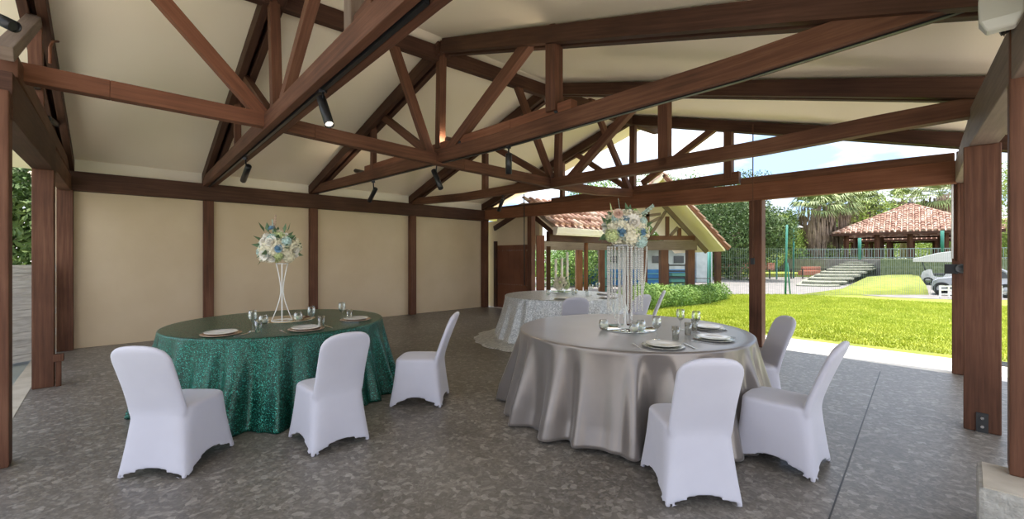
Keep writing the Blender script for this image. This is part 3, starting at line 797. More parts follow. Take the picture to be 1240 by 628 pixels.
# low mirror plates under the centrepieces
def disc(name, c, r, m, label, sq=1., rz=0., z=ZT):
    x = MB(); x.lathe([(0,0),(r*.97,0),(r,.003),(r*.97,.007),(0,.007)], n=56)
    for v in x.v: v.x *= 1; v.y *= sq
    me = x.mesh(name); me.transform(Matrix.Translation((c.x,c.y,z)) @ Matrix.Rotation(rz,4,'Z')); o = link(name, me, m); tag(o, label, 'tray'); return o
cg = ontop(346, 386.5); disc('mirror_tray', cg, .30, 'goldm', 'round champagne mirror tray under the white flower stand on the green table')
cs = ontop(760, 397.5); disc('mirror_tray', cs, .26, 'mirror', 'round mirror tray under the crystal stand on the grey table')
cw = ontop(680, 353.5); disc('mirror_tray', cw, .22, 'mirror', 'dark reflecting round tray under the candles on the silver sequin table')
ZM = ZT+.008
def onm(px, py): return gp(px, py, ZM)
for px, py, lb in ((319,392,'round glass candle holder left of the white flower stand'), (361,388,'round glass candle holder right of the white flower stand'),
    (731,398,'round glass candle holder at the left of the crystal stand'), (768,402,'round glass candle holder in front of the crystal stand'), (776,399,'round glass candle holder at the right of the crystal stand')):
    place('cand', onm(px, py), 0, lb, 'glass candle holders', proto_candle)
# silver table: two small dark candle cups
for px, py, lb in ((664,356.5,'small candle holder left of the low flowers on the silver sequin table'), (697,355.5,'small candle holder right of the low flowers on the silver sequin table')):
    place('cand', ontop(px, py), 0, lb, 'glass candle holders', proto_candle)

# ------------------------------------------------------------------ flowers
def blossom_mesh(name, m, petals=14, layers=3, r=.045):
    x = MB(); rnd = random.Random(hash(name) % 99 if 0 else len(name)*7)
    for L_ in range(layers):
        tilt = .25+.42*L_; n = petals-L_*2
        for i in range(max(n, 5)):
            a = 2*PI*(i+.5*L_)/max(n,5); ca, sa = math.cos(a), math.sin(a); rr = r*(1-.16*L_)
            d = V3(ca*math.cos(tilt), sa*math.cos(tilt), math.sin(tilt)); s = V3(-sa, ca, 0); nrm = d.cross(s)
            w_ = rr*.34; b = len(x.v); base = V3(0,0,.006*L_)
            x.v += [base+s*w_*.3, base-s*w_*.3, base+d*rr*.6-s*w_+nrm*-.004, base+d*rr+nrm*.008, base+d*rr*.6+s*w_+nrm*-.004]
            x.quad((b,b+1,b+2,b+4), None, True); x.quad((b+4,b+2,b+3), None, True)
    x.lathe([(.008,.01),(.012,.016),(.0,.024)], n=8)
    me = x.mesh(name); me.materials.append(M[m]); return me
def hydr_mesh(name, m, r=.06, n=46):
    x = MB(); rnd = random.Random(5)
    for i in range(n):
        z = 1-2*(i+.5)/n; a = i*2.399; q = math.sqrt(1-z*z); p = V3(q*math.cos(a), q*math.sin(a), z)*r
        nrm = p.normalized(); s = nrm.cross(V3(.3,.2,.9)).normalized(); t_ = nrm.cross(s)
        for k in range(4):
            c_ = math.cos(k*PI/2+i); s_ = math.sin(k*PI/2+i); d = s*c_+t_*s_; e_ = nrm.cross(d); b = len(x.v); rr = r*.30
            x.v += [p, p+d*rr*.6-e_*rr*.45+nrm*.004, p+d*rr+nrm*.008, p+d*rr*.6+e_*rr*.45+nrm*.004]
            x.quad((b,b+1,b+2,b+3))
    x.lathe([(0,-r*.9),(r*.6,-r*.6),(r*.88,0),(r*.6,r*.6),(0,r*.9)], n=12)
    me = x.mesh(name); me.materials.append(M[m]); return me
def leaf_mesh(name, m, ln=.09, w_=.022, spray=1):
    x = MB()
    for k in range(spray):
        if spray == 1: A = V3(0,0,0); d = V3(0,0,1); l_ = ln; ww = w_
        else:
            t_ = (k//2)/(spray/2); sg = 1 if k % 2 else -1; A = V3(0,0,ln*t_); d = V3(sg*.8,0.1,.6).normalized(); l_ = ln*.26*(1.1-.5*t_); ww = w_
        s = d.cross(V3(0,1,0)); s = s.normalized() if s.length > .01 else V3(1,0,0); b = len(x.v); nrm = d.cross(s)
        x.v += [A, A+d*l_*.4-s*ww+nrm*.004, A+d*l_, A+d*l_*.4+s*ww+nrm*.004, A+d*l_*.5-nrm*.004]
        x.quad((b,b+1,b+4)); x.quad((b+1,b+2,b+4)); x.quad((b+2,b+3,b+4)); x.quad((b+3,b,b+4))
    if spray > 1: x.tube([(0,0,-.03),(0,0,ln)], .0022, 5)
    me = x.mesh(name); me.materials.append(M[m]); return me
FM = {'cream': hydr_mesh('cream_hydrangea', 'pcream'), 'white': blossom_mesh('white_dahlia', 'pwhite', 16, 4, .062), 'blue': blossom_mesh('blue_bloom', 'pblue', 14, 4, .045), 'aqua': hydr_mesh('aqua_hydrangea', 'paqua', .048),
      'green': hydr_mesh('green_hydrangea', 'pgreen', .05), 'pink': blossom_mesh('blush_bloom', 'ppink', 12, 3, .045),
      'leaf': leaf_mesh('leaf', 'sprig', .11, .026), 'sage': leaf_mesh('sage_spray', 'sage', .20, .014, 16), 'bud': leaf_mesh('lily_bud', 'pgreen', .10, .014)}
NAMES = {'cream':'hydrangea','white':'blossom','blue':'blossom','aqua':'hydrangea','green':'hydrangea','pink':'blossom','leaf':'leaf','sage':'leaf_spray','bud':'bud'}
def bouquet(t, c, rx, rz, seed, n=34, mix=('cream','cream','white','blue','aqua','green','white'), scale=1., nleaf=26):
    rnd = random.Random(seed)
    core = MB(); core.lathe([(0,-rz*.7),(rx*.55,-rz*.5),(rx*.75,0),(rx*.5,rz*.5),(0,rz*.75)], c=c, n=16); core.build('foliage_core', 'sprig', t)
    def put(kind, p, d, s):
        o = bpy.data.objects.new(NAMES[kind], FM[kind]); COL.objects.link(o); o.parent = t
        q = d.to_track_quat('Z', 'Y').to_matrix().to_4x4() @ Matrix.Rotation(rnd.uniform(0,6.28), 4, 'Z')
        o.matrix_basis = t.matrix_basis.inverted() @ Matrix.Translation(p) @ q @ Matrix.Scale(s, 4)
    for i in range(n):
        z = 1-1.75*(i+.5)/n; a = i*2.399+seed; q = math.sqrt(max(0, 1-z*z))
        d = V3(q*math.cos(a), q*math.sin(a), z)
        p = c+V3(d.x*rx, d.y*rx, d.z*rz)*rnd.uniform(.78,.95)
        kd = mix[rnd.randrange(len(mix))]
        put(kd, p, d, scale*rnd.uniform(.85,1.15))
    for i in range(nleaf):
        z = rnd.uniform(-.6,1); a = rnd.uniform(0,6.28); q = math.sqrt(1-z*z); d = V3(q*math.cos(a), q*math.sin(a), z)
        put('leaf', c+V3(d.x*rx, d.y*rx, d.z*rz)*.85, (d+V3(rnd.uniform(-.5,.5), rnd.uniform(-.5,.5), rnd.uniform(-.4,.5))).normalized(), scale*rnd.uniform(.8,1.3))
    return put
# tall white stand on green table
base = onm(341.5, 388); Yd = base.y
t = thing('flower_stand', 'tall white hourglass wire stand topped with cream and blue flowers on the green table', 'centerpiece', tuple(base))
s1 = (CY-311)
top = at(339, 319, Yd).z
for i in range(4):
    a = i*PI/2+.5; pts = []
    for k in range(13):
        q = k/12; z = base.z+.004+(top-base.z)*q; rr = .010+.088*abs((q-.52)/.52)**1.5 if q < .52 else .010+.045*((q-.52)/.48)**1.5
        pts.append(V3(base.x+rr*math.cos(a), base.y+rr*math.sin(a), z))
    MB().tube(pts, .0055, 6).build('rod', 'white', t)
for rr, z in ((.098, base.z+.004), (.055, top)):
    MB().tube([V3(base.x+rr*math.cos(a*PI/12), base.y+rr*math.sin(a*PI/12), z) for a in range(25)], .005, 6).build('ring', 'white', t)
cb = at(337.5, 301, Yd)
put = bouquet(t, cb, .175, .165, 2, n=46, scale=.95, mix=('cream','cream','white','cream','green','white','aqua','cream','pink'))
up0 = at(334, 281, Yd)
for dx, kd, s, dz in ((-.03,'sage',.7,1.),(-.08,'leaf',1.,1.),(.09,'leaf',.9,1.),(.12,'leaf',1.,.7),(-.12,'leaf',1.2,.4)):
    put(kd, up0+V3(dx,0,0), V3(dx*2,0,dz).normalized(), s)
for q in range(6): put('pink', up0+V3(.004*q-.02,0,.04+.027*q), V3(0,-.5,1).normalized(), .55-.05*q)
put('blue', at(338,301,Yd-.17), V3(0,-1,.1).normalized(), 1.1); put('blue', at(329,277,Yd-.03), V3(-.2,-.4,.8).normalized(), .9)
put('white', at(330,294,Yd-.16), V3(-.2,-1,.2).normalized(), 1.3); put('white', at(322,308,Yd-.14), V3(-.5,-1,0).normalized(), 1.2); put('aqua', at(347,292,Yd-.12), V3(.2,-1,.2).normalized(), .9)

# crystal stand on grey table
bs = onm(757, 396); Yd = bs.y
t = thing('crystal_flower_stand', 'tall stand of hanging crystal strands under a blue and cream bouquet on the grey table', 'centerpiece', tuple(bs))
zt = at(757, 297, Yd).z
MB().lathe([(0,0),(.07,0),(.07,.008),(.02,.016),(.008,.04),(.008,zt-bs.z),(0,zt-bs.z)], c=bs, n=16).build('pole', 'white', t)
MB().lathe([(0,zt-bs.z-.01),(.17,zt-bs.z-.01),(.17,zt-bs.z+.008),(0,zt-bs.z+.008)], c=bs, n=32).build('top_plate', 'steel', t)
rnd = random.Random(3)
def strand(pts):
    x = MB()
    for p in pts:
        b = len(x.v); r = .0098
        x.v += [p+V3(0,0,r*1.25), p+V3(r,0,0), p+V3(0,r,0), p+V3(-r,0,0), p+V3(0,-r,0), p+V3(0,0,-r*1.25)]
        for a, c_ in ((1,2),(2,3),(3,4),(4,1)): x.quad((b,b+a,b+c_)); x.quad((b+5,b+c_,b+a))
    x.build('bead_strand', 'crystal', t)
for i in range(26):
    a = 2*PI*i/26; r = .165; ln = (.52+.22*math.cos(a+2.0)) if i % 3 else .62
    top_ = V3(bs.x+r*math.cos(a), bs.y+r*math.sin(a), zt-.02); nb = int(ln/.0205)
    strand([top_+V3(0,0,-.0205*k) for k in range(nb)])
for i in range(9):
    a = 2*PI*i/9; r = .06; top_ = V3(bs.x+r*math.cos(a), bs.y+r*math.sin(a), zt-.02)
    strand([top_+V3(0,0,-.0205*k) for k in range(int((.80 if i % 2 else .9)*(zt-bs.z)/.0205))])
strand([V3(bs.x+.20*math.cos(-.3+k*.02)-.0016*k, bs.y-.06, zt-.02-.0165*k) for k in range(28)])
strand([V3(bs.x-.165+.004*k+.0006*k*k*.3, bs.y-.1, at(742,370,Yd).z-.012*k) for k in range(16)])
cb = at(757.5, 276, Yd)
put = bouquet(t, cb, .195, .15, 9, n=46, scale=1.0, mix=('cream','cream','white','aqua','green','white','cream','cream'))
put('bud', at(742,258,Yd), V3(-.25,0,1).normalized(), 1.1); put('bud', at(745,262,Yd), V3(-.1,-.1,1).normalized(), .9)
put('sage', at(768,268,Yd-.05), V3(.7,-.1,.6).normalized(), 1.2); put('sage', at(752,262,Yd), V3(-.15,0,1).normalized(), .9)
for px, py, kd, s in ((752,281,'blue',1.2),(776,281,'blue',1.2),(757,267,'blue',1.1),(778,268,'aqua',.8),(766,270,'white',1.5),(748,259,'pink',1.2),(742,285,'green',1.1),(765,287,'cream',1.2),(776,292,'aqua',1.1)):
    put(kd, at(px, py, Yd-.18), V3(.05,-1,.15).normalized(), s)
# low arrangement with three tall candles on silver table
t = thing('candle_arrangement', 'low flower arrangement with three tall white candles on the silver sequin table', 'centerpiece', tuple(V3(cw.x,cw.y,ZM)))
put = bouquet(t, V3(cw.x, cw.y, ZM+.15), .14, .12, 4, n=24, scale=.85, mix=('cream','cream','green','white'), nleaf=16)
MB().lathe([(0,0),(.07,0),(.09,.05),(.08,.10),(0,.10)], c=V3(cw.x,cw.y,ZM), n=20).build('bowl', 'glass', t)
for px, py, dy in ((673,313,0.02),(680.5,312,-.04),(687,305,.05)):
    p = at(px, py, cw.y+dy); cn = MB().lathe([(0,0),(.024,0),(.024,p.z-ZM-.1),(0,p.z-ZM-.1)], c=V3(p.x,p.y,ZM+.1), n=16).build('candle', 'candle', t)
    MB().tube([p, p+V3(0,0,.015)], .002, 5).build('wick', 'black', cn)

# ------------------------------------------------------------------ door end and neighbouring roofs
def tiled(name, O, e, up, W, tmin, tmax, m='tile', parent=None, col=.26, row=.34, rad=.085, label=None):
    """barrel tiles: O origin, e along eave, up up-slope (unit), functions of s -> t range"""
    nrm = e.cross(up).normalized(); nrm = nrm if nrm.z > 0 else -nrm
    x = MB(); ns = 5; rnd = random.Random(11)
    for i in range(int(W/col)+1):
        s = i*col; a, b = tmin(s), tmax(s); k = 0
        t0 = a
        while t0 < b-.05:
            t1 = min(t0+row*1.12, b+.05); bb = len(x.v); r0 = rad*rnd.uniform(.95,1.08); r1 = rad*.78; jz = rnd.uniform(0,.012); js = rnd.uniform(-.012,.012)
            for tt, rr, lift in ((t0, r0, .045), (t1, r1, .008)):
                for q in range(ns+1):
                    an = PI*q/ns; x.v.append(O+e*(s+js+rr*math.cos(an))+up*tt+nrm*(rr*math.sin(an)*.9+lift+jz))
            for q in range(ns): x.quad((bb+q, bb+q+1, bb+ns+2+q, bb+ns+1+q), None, True)
            x.quad([bb+q for q in range(ns+1)])
            t0 += row
    # bed under the tiles
    S = [0]+[W*i/16 for i in range(1,17)]; b0 = len(x.v)
    for s in S: x.v += [O+e*s+up*tmin(s), O+e*s+up*tmax(s)]
    for i in range(len(S)-1): x.quad((b0+2*i, b0+2*i+2, b0+2*i+3, b0+2*i+1))
    return x.build(name, m, parent)
# wall with plank door behind the last truss
DU = UEND+.30
def h4(v, z=0., du=DU): return hall(v, du, z)
vA, vB = .0, 2.05
def vat(px, du=DU):
    P = hall(0, du); k = (px-CX)/F; tt = (k*P.y-P.x)/(VV.x-k*VV.y); return tt
va, vb = vat(602), vat(637)
zd = at(615, 297, hall(va, DU).y).z
w = MB(); 
w.prism([h4(-.2), h4(va), h4(va)+U*.12, h4(-.2)+U*.12], (0,0,2.5))
w.prism([h4(va,zd), h4(vb+.5,zd), h4(vb+.5,zd)+U*.12, h4(va,zd)+U*.12], (0,0,2.62-zd))
w.build('wall_back', 'wall', kind='structure')
w = MB(); nb = 6
for i in range(nb):
    a = va+(vb+.25-va)*i/nb; b = va+(vb+.25-va)*(i+1)/nb
    w.prism([h4(a+.004), h4(b-.004), h4(b-.004)+U*.04, h4(a+.004)+U*.04], (0,0,zd))
w.prism([h4(va)+U*.03, h4(vb+.25)+U*.03, h4(vb+.25)+U*.05, h4(va)+U*.05], (0,0,zd))
dr = w.build('door_1', 'woodr', kind='structure')
for zz in (zd*.96-.08, zd*.38):
    for i in range(14):
        p = h4(va+.04+(vb+.2-va)*i/14, zz)-U*.004; MB().lathe([(0,-.012),(.010,-.008),(.012,0),(.010,.008),(0,.012)], c=p, n=8).build('stud', 'steel', dr)
o = MB().beam(h4(va-.03)-U*.02, h4(va-.03, zd+.12)-U*.02, .10, .10, up=VV).build('door_post', 'woodd', bevel=BV); tag(o, 'dark timber jamb on the left of the plank door', 'post')
# low roof R1 running on from the hall, along u
t = thing('low_roof', 'low clay tiled roof with a cream gutter beyond the plank door', 'roof', tuple(hall(1.4, UEND+1.6, 0)))
e1 = at(672, 279, 10.85); ev = hv(e1); eu = hu(e1); ez = 2.20; rdv, rdz = 1.35, 3.0
nrmu = (hall(rdv, 0, rdz)-hall(ev, 0, ez)); slen = nrmu.length; upv = nrmu.normalized()
tiled('tiles', hall(ev, eu, ez+.03), U, upv, 4.2, lambda s: 0, lambda s: slen, parent=t)
MB().prism([hall(ev-.02, eu-.02, ez-.05), hall(rdv, eu-.02, rdz-.07), hall(-.5, eu-.02, 2.60), hall(-.5, eu+4.2, 2.6), hall(rdv, eu+4.2, rdz-.07), hall(ev-.02, eu+4.2, ez-.05)][0:3]+[hall(-.5, eu-.02, 2.56), hall(rdv, eu-.02, rdz-.12), hall(ev-.02, eu-.02, ez-.09)], U*4.2).build('soffit', 'ceil', t)
x = MB(); prof = [(0,0),(.10,0),(.13,.05),(.13,.07),(.16,.16),(.16,.19),(0,.19)]
x.prism([hall(ev-.02+a, eu-.05, ez-.19+z) for a, z in prof], U*1.95); x.build('gutter', 'wallw', t, bevel=.005)
MB().beam(hall(ev-.22, eu-.02, ez-.22), hall(ev-.22, eu+3.6, ez-.22), .12, .26).build('eave_beam', 'woodd', t, bevel=BV)
x = MB(); x.beam(hall(ev-.05, eu+.05, ez-.13), hall(rdv, eu+.05, rdz-.22), .12, .14); x.beam(hall(rdv, eu+.05, rdz-.25), hall(.1, eu+.05, 2.28), .12, .14); x.build('rafter', 'woodd', t, bevel=BV)
x = MB(); q = at(687, 288, 11.1); q = at(709.5, 292, 12.6); x.tube([q+V3(.16,0,.08), q+V3(.10,0,.02), q+V3(.0,0,-.06), q+V3(0,0,-2.1)], .062, 10); x.build('downpipe', 'woodr', t)
def rpost(px0, px1, Y, ztop, label, m='wood', zb=-.32):
    c_ = at((px0+px1)/2, 311, Y); wd = (px1-px0)/F*Y; t_ = thing('timber_post', label, 'post', (c_.x, c_.y, zb))
    MB().beam(V3(c_.x,c_.y,zb), V3(c_.x,c_.y,ztop), wd, wd, up=V3(0,1,0)).build('shaft', m, t_, bevel=BV)
    MB().box((c_.x,c_.y,zb+.06), (wd*1.25,wd*1.25,.12)).build('foot', 'stone', t_); return t_
rpost(649.5, 659, 10.6, at(655,285,10.6).z, 'reddish post right of the plank door under the low tiled roof', 'woodr', zb=-.02)
# garden pavilion R2
YG = 17.0; GZ = -.32
t = thing('garden_pavilion', 'open garden pavilion with a clay tiled gable roof beyond the hall', 'pavilion', tuple(at(790, 300, YG).xy)+(GZ,))
a_, b_ = at(640, 293, YG), at(843, 293, YG); x = MB(); x.beam(V3(a_.x,YG,at(0,297,YG).z), V3(b_.x,YG,at(0,297,YG).z), .18, at(0,291,YG).z-at(0,302.5,YG).z); x.build('header_beam', 'woodg', t, bevel=BV)
a_, b_ = at(735, 288, YG), at(841, 288, YG); x = MB(); x.beam(a_, b_, .14, .18); x.build('header_beam', 'wood', t, bevel=BV)
def gm(name, a, b, h, m='wood', Y=YG, w=.10):
    A, B = at(*a, Y), at(*b, Y); d = (B-A).normalized(); up = V3(0,-1,0).cross(d); up = up if up.z > 0 else -up
    MB().beam(A, B, w, h, up=up).build(name, m, t, bevel=.004)
for a, b in (((784,286),(784,246)), ((808,286),(808,262)), ((822.5,286),(822.5,276))): gm('web_post', a, b, .14)
for a, b in (((788,284),(806,256)), ((812,285),(821,275)), ((775,262),(800,259)), ((778,274),(800,263))): gm('strut', a, b, .11, 'woodg')
gm('rafter', (796,240), (856,305), .17, 'woodg'); gm('rafter', (788,232), (728,284), .17, 'woodg')
# gable roof: ridge away from camera
apx, rgt, lft = at(803, 211, 15.4), at(882, 301, 15.4), at(722, 283, 15.4)
bk = V3(1.6, 9.0, 0)
th = V3(0,0,-.10)
MB().prism([rgt+V3(-.12,0,0), apx+V3(0,0,-.06), apx+V3(0,0,-.16), rgt+V3(-.12,0,-.09)], bk).build('soffit', 'ceil', t)
MB().prism([lft+V3(.1,0,0), apx+V3(0,0,-.06), apx+V3(0,0,-.16), lft+V3(.1,0,-.09)], bk).build('soffit', 'ceil', t)
e = bk.normalized(); upr = (apx-rgt); ln = upr.length; upr.normalize()
tiled('tiles', rgt, e, upr, bk.length, lambda s: 0, lambda s: ln, parent=t)
upl = (apx-lft); ll = upl.length; upl.normalize()
tiled('tiles', lft, e, upl, bk.length, lambda s: 0, lambda s: ll, parent=t)
MB().beam(rgt+V3(0,-.03,-.02), apx+V3(0,-.03,-.02), .05, .14).build('verge_board', 'woodr', t)
MB().beam(lft+V3(0,-.03,-.02), apx+V3(0,-.03,-.02), .05, .14).build('verge_board', 'wallw', t)
gz = at(0, 302.5, YG).z
for a, b, m_, lb in ((697,705,'woodr','red brown pavilion post beside the round downpipe'), (725,732,'wood','pavilion post left of the crystals, in front of the blue wall'), (776,783,'wood','pavilion post just right of the crystal strands'),
    (799,808,'wood','pavilion post left of the dark racks'), (831.5,840,'wood','rightmost post of the garden pavilion by the hedge')):
    rpost(a, b, YG, gz, lb, m_)
rpost(866, 872, 19.0, at(0,301,19).z, 'thin dark post under the tip of the pavilion roof', 'woodd')
rpost(661.5, 666.5, 15.0, at(0,298,15).z, 'dark thin post beyond the silver sequin table, left of the candles', 'woodd')
# lamp pole in teal between the posts
o = MB().tube([at(733.5,300,22), V3(at(733.5,300,22).x,22,GZ)], .06, 8).build('pole', 'teal'); tag(o, 'pale teal metal pole behind the garden pavilion', 'pole')
o = MB().tube([at(858,300,21), V3(at(857,300,21).x,21,GZ)], .05, 8).build('pole', 'teal'); tag(o, 'slim teal pole under the right eave of the garden pavilion', 'pole')

# ------------------------------------------------------------------ ground
def gz_at(x, y):
    d = (hu(V3(x,y))-(UEND+1.4)); s = min(1, max(0, d/8)); return -.012-.308*s*s*(3-2*s)
g = MB(); nx, ny = 60, 60; xs = [-14+44*i/nx for i in range(nx+1)]; ys = [1.0+19.2*j_/ny for j_ in range(ny+1)]
for yy in ys:
    for xx in xs: g.v.append(V3(xx, yy, gz_at(xx, yy)))
for j_ in range(ny):
    for i in range(nx):
        cx_, cy_ = (xs[i]+xs[i+1])/2, (ys[j_]+ys[j_+1])/2
        if hu(V3(cx_,cy_)) > UEND+.4 : g.quad((j_*(nx+1)+i, j_*(nx+1)+i+1, (j_+1)*(nx+1)+i+1, (j_+1)*(nx+1)+i), None, True)
lawn = g.build('lawn_ground', 'grass', kind='structure')
# cut the lawn where the hall stands is already done; blades
pts = []
tries = RNG.uniform(size=(190000, 2))
uu = UEND+1.22+tries[:,0]**1.25*14; vvv = 1.0+tries[:,1]*19
P = np.array([L[0].x, L[0].y])[None]+np.outer(vvv, [VV.x, VV.y])+np.outer(uu, [U.x, U.y])
P = P[(P[:,1] > 1.5) & (P[:,1] < 20) & (P[:,0] > 1)]
n = len(P); a = RNG.uniform(0, 2*PI, n); kk = .6+P[:,1]/11; hh = RNG.uniform(.018, .042, n)*kk
z = np.array([gz_at(p[0], p[1]) for p in P])
dx, dy = np.cos(a)*.006*kk*1.4, np.sin(a)*.006*kk*1.4; lx, ly = RNG.normal(0,.018,n), RNG.normal(0,.018,n)
vs = np.empty((n*3,3)); vs[0::3] = np.c_[P[:,0]-dx,P[:,1]-dy,z]; vs[1::3] = np.c_[P[:,0]+dx,P[:,1]+dy,z]; vs[2::3] = np.c_[P[:,0]+lx,P[:,1]+ly,z+hh]
me = bpy.data.meshes.new('grass'); me.from_pydata(vs.tolist(), [], np.arange(n*3).reshape(-1,3).tolist()); o = link('grass', me, 'blade', kind='stuff'); tag(o, 'bright green mown lawn grass', 'grass')
# wide base ground
g = MB(); g.prism([V3(-80,19.5,GZ-.05), V3(90,19.5,GZ-.05), V3(90,43,GZ-.05), V3(-80,43,GZ-.05)], (0,0,.049)); g.build('path', 'path', kind='structure')
g = MB(); g.prism([V3(-120,-40,GZ-.4), V3(160,-40,GZ-.4), V3(160,150,GZ-.4), V3(-120,150,GZ-.4)], (0,0,.33)); g.build('far_ground', 'grass', kind='structure')
g = MB(); g.prism([V3(-60,38,GZ), V3(90,38,GZ), V3(90,44,GZ), V3(-60,44,GZ)], (0,0,.3)); g.build('grass_bank', 'grass', kind='structure')
# drain grating right
q = gp(1214.5, 440); t = thing('drain_grate', 'small slotted drain grate in the pale walkway at far right', 'drain', (q.x,q.y,-.005))
x = MB(); 
for i in range(9): x.box(q+U*(-.16+.04*i)+V3(0,0,-.004), (.22,.02,.012), math.atan2(VV.y, VV.x))
x.build('grating', 'rub', t)

# ------------------------------------------------------------------ foliage
def leaves(name, m, parent, centres, radii, n, size, squash=1., rng=RNG, flat=False, kind=None):
    cs = np.array(centres, float); rs = np.array(radii, float).reshape(-1, 1) if np.ndim(radii[0]) == 0 else np.array(radii, float)
    idx = rng.integers(0, len(cs), n)
    d = rng.normal(size=(n,3)); d /= np.linalg.norm(d, axis=1)[:,None]
    rad = rng.uniform(.55, 1.0, n)[:,None]**.6
    p = cs[idx]+d*rad*rs[idx]
    nr = d+rng.normal(0,.55,(n,3)); nr /= np.linalg.norm(nr, axis=1)[:,None]
    t1 = np.cross(nr, rng.normal(size=(n,3))); t1 /= np.linalg.norm(t1, axis=1)[:,None]; t2 = np.cross(nr, t1)
    s = size*rng.uniform(.6,1.3,n)[:,None]
    v = np.empty((n*4,3)); v[0::4] = p-t1*s; v[1::4] = p+t2*s*.45+nr*s*.15; v[2::4] = p+t1*s; v[3::4] = p-t2*s*.45+nr*s*.15
    me = bpy.data.meshes.new(name); me.from_pydata(v.tolist(), [], np.arange(n*4).reshape(-1,4).tolist())
    me.materials.append(M[m]); o = bpy.data.objects.new(name, me); COL.objects.link(o)
    if parent is not None: me.transform(parent.matrix_basis.inverted()); o.parent = parent
    return o
def tree(name, label, base, top, r, n, size, m, seed, clumps=26, trunk=True, low=.35, cat='tree', rx=None):
    rng = np.random.default_rng(seed); b = Vector(base); rx = rx or r
    t = thing(name, label, cat, tuple(b)); H = top-b.z; cz = b.z+H*(low+(1-low)/2); hh = H*(1-low)/2
    cs, rs = [], []
    for i in range(clumps):
        d = rng.normal(size=3); d /= np.linalg.norm(d); q = rng.uniform(.45,.8)
        cs.append((b.x+d[0]*rx*q, b.y+d[1]*r*q, cz+d[2]*hh*q)); rs.append([r*rng.uniform(.28,.42)]*3)
    leaves('crown', m, t, cs, rs, n, size, rng=rng)
    if trunk:
        x = MB(); x.tube([b, b+V3(.1,0,H*.3), b+V3(-.05,.1,H*.65)], [r*.08, r*.06, r*.03], 10)
        for i in range(6):
            c_ = cs[i]; x.tube([b+V3(0,0,H*.32), (b+V3(0,0,H*.4)+Vector(c_))/2, Vector(c_)], [r*.04, r*.03, r*.015], 6)
        x.build('trunk', 'bark', t)
    return t
def B_(px, Y, z=GZ): return V3((px-CX)/F*Y, Y, z)
def zt_(py, Y): return E+(CY-py)/F*Y
TR = [('shade_tree','large dark green tree behind the pavilion roof tip',893,34,232,3.9,24000,.11,'leafd',.05,None),
 ('shade_tree','dark tree behind the lone post by the lawn',868,40,222,5.0,16000,.13,'leafd',.1,None),
 ('leafy_tree','mid green tree right of the lone post, below the beam',944,46,250,3.0,11000,.12,'leafl',.05,None),
 ('leafy_tree','distant mid green tree seen between the lone post and the palms',968,58,272,3.6,9000,.14,'leafl',0.,None),
 ('leafy_tree','tree whose pale crown shows in the gable left of the middle post',725,44,212,5.0,13000,.14,'leafm',.1,None),
 ('leafy_tree','tree whose crown shows in the gable right of the middle post',818,48,204,6.5,18000,.14,'leafm',.1,None),
 ('leafy_tree','tree top showing above the beam near the conduit',905,60,205,5.0,9000,.16,'leafd',.1,None),
 ('leafy_tree','light green tree behind the candles of the silver table',682,27,292,3.0,12000,.08,'leafm',0.,None),
 ('leafy_tree','green tree above the blue wall, behind the downpipe',716,31,294,3.2,9000,.09,'leafm',.1,None),
 ('leafy_tree','dark tree above the blue wall, behind the pavilion posts',800,36,300,5.0,12000,.10,'leafd',.1,5.5),
 ('leafy_tree','tall light tree left of the gazebo behind the palms',1055,62,228,5.5,12000,.18,'leafl',.1,None),
 ('leafy_tree','tree between the gazebo roof and the corner post',1150,60,226,5.0,10000,.18,'leafl',.1,None),
 ('leafy_tree','green tree seen in the narrow gap left of the right edge post',1225,40,190,4.0,12000,.12,'leafl',.0,None)]
for i, (nm, lb, px, Y, py, r, n, s, m_, low, rx) in enumerate(TR):
    tree(nm, lb, B_(px, Y), zt_(py, Y), r, n, s, m_, 100+i, low=low, clumps=34, rx=rx)
for i in range(5, 15):
    px = 560+i*50; Yb = 84+(i*37 % 11)
    tree('distant_tree', 'rounded tree in the far belt of trees, %s' % ['behind the far chair tables','behind the plank door','behind the low tiled roof','behind the candles','behind the crystal stand','behind the gable of the pavilion','behind the hedge','behind the lone post','right of the lone post','behind the lamp post','behind the steps','behind the left gazebo posts','behind the middle gazebo posts','behind the right gazebo posts','behind the broad right post'][i], B_(px, Yb), zt_(272+(i*5 % 7), Yb), 6.0, 5000, .24, ['leafm','leafd','leafl'][i % 3], 500+i, low=0., clumps=20, trunk=False)
# shrubs behind the path
for i, (px, Y, py, r, m_, lb) in enumerate(((930,44.5,300,2.4,'leafl','sunlit shrub right of the lone post'),(955,45,303,2.6,'leafm','shrub behind the green fence post'),(985,46,296,2.6,'leafl','bright shrub below the left palm'),(1015,47,303,2.2,'leafl','shrub between the palm trunks'),(897,43,312,2.4,'leafl','yellow green shrub left of the lone post'),(872,44,310,2.2,'leafm','shrub behind the dark pavilion post'))):
    tree('shrub', lb, B_(px, Y, GZ+.2), zt_(py, Y), r, 5000, .10, m_, 300+i, trunk=False, low=0., clumps=14, cat='shrub')
# hedge
t = thing('hedge', 'low leafy hedge running along the left side of the lawn', 'hedge', tuple(B_(835, 14)))
cs, rs = [], []
for i in range(46):
    q = i/45; px = 786+(889-786)*q; py = 383-(383-357)*q; p = gp(px, py+2, -.15); Yp = min(p.y, 18.6)
    hgt = .62; cs.append((p.x-.35, Yp+.5, gz_at(p.x, Yp)+hgt*.5)); rs.append([.48,.5,.42*RNG.uniform(.85,1.15)])
leaves('foliage', 'leafm', t, cs, rs, 34000, .035)
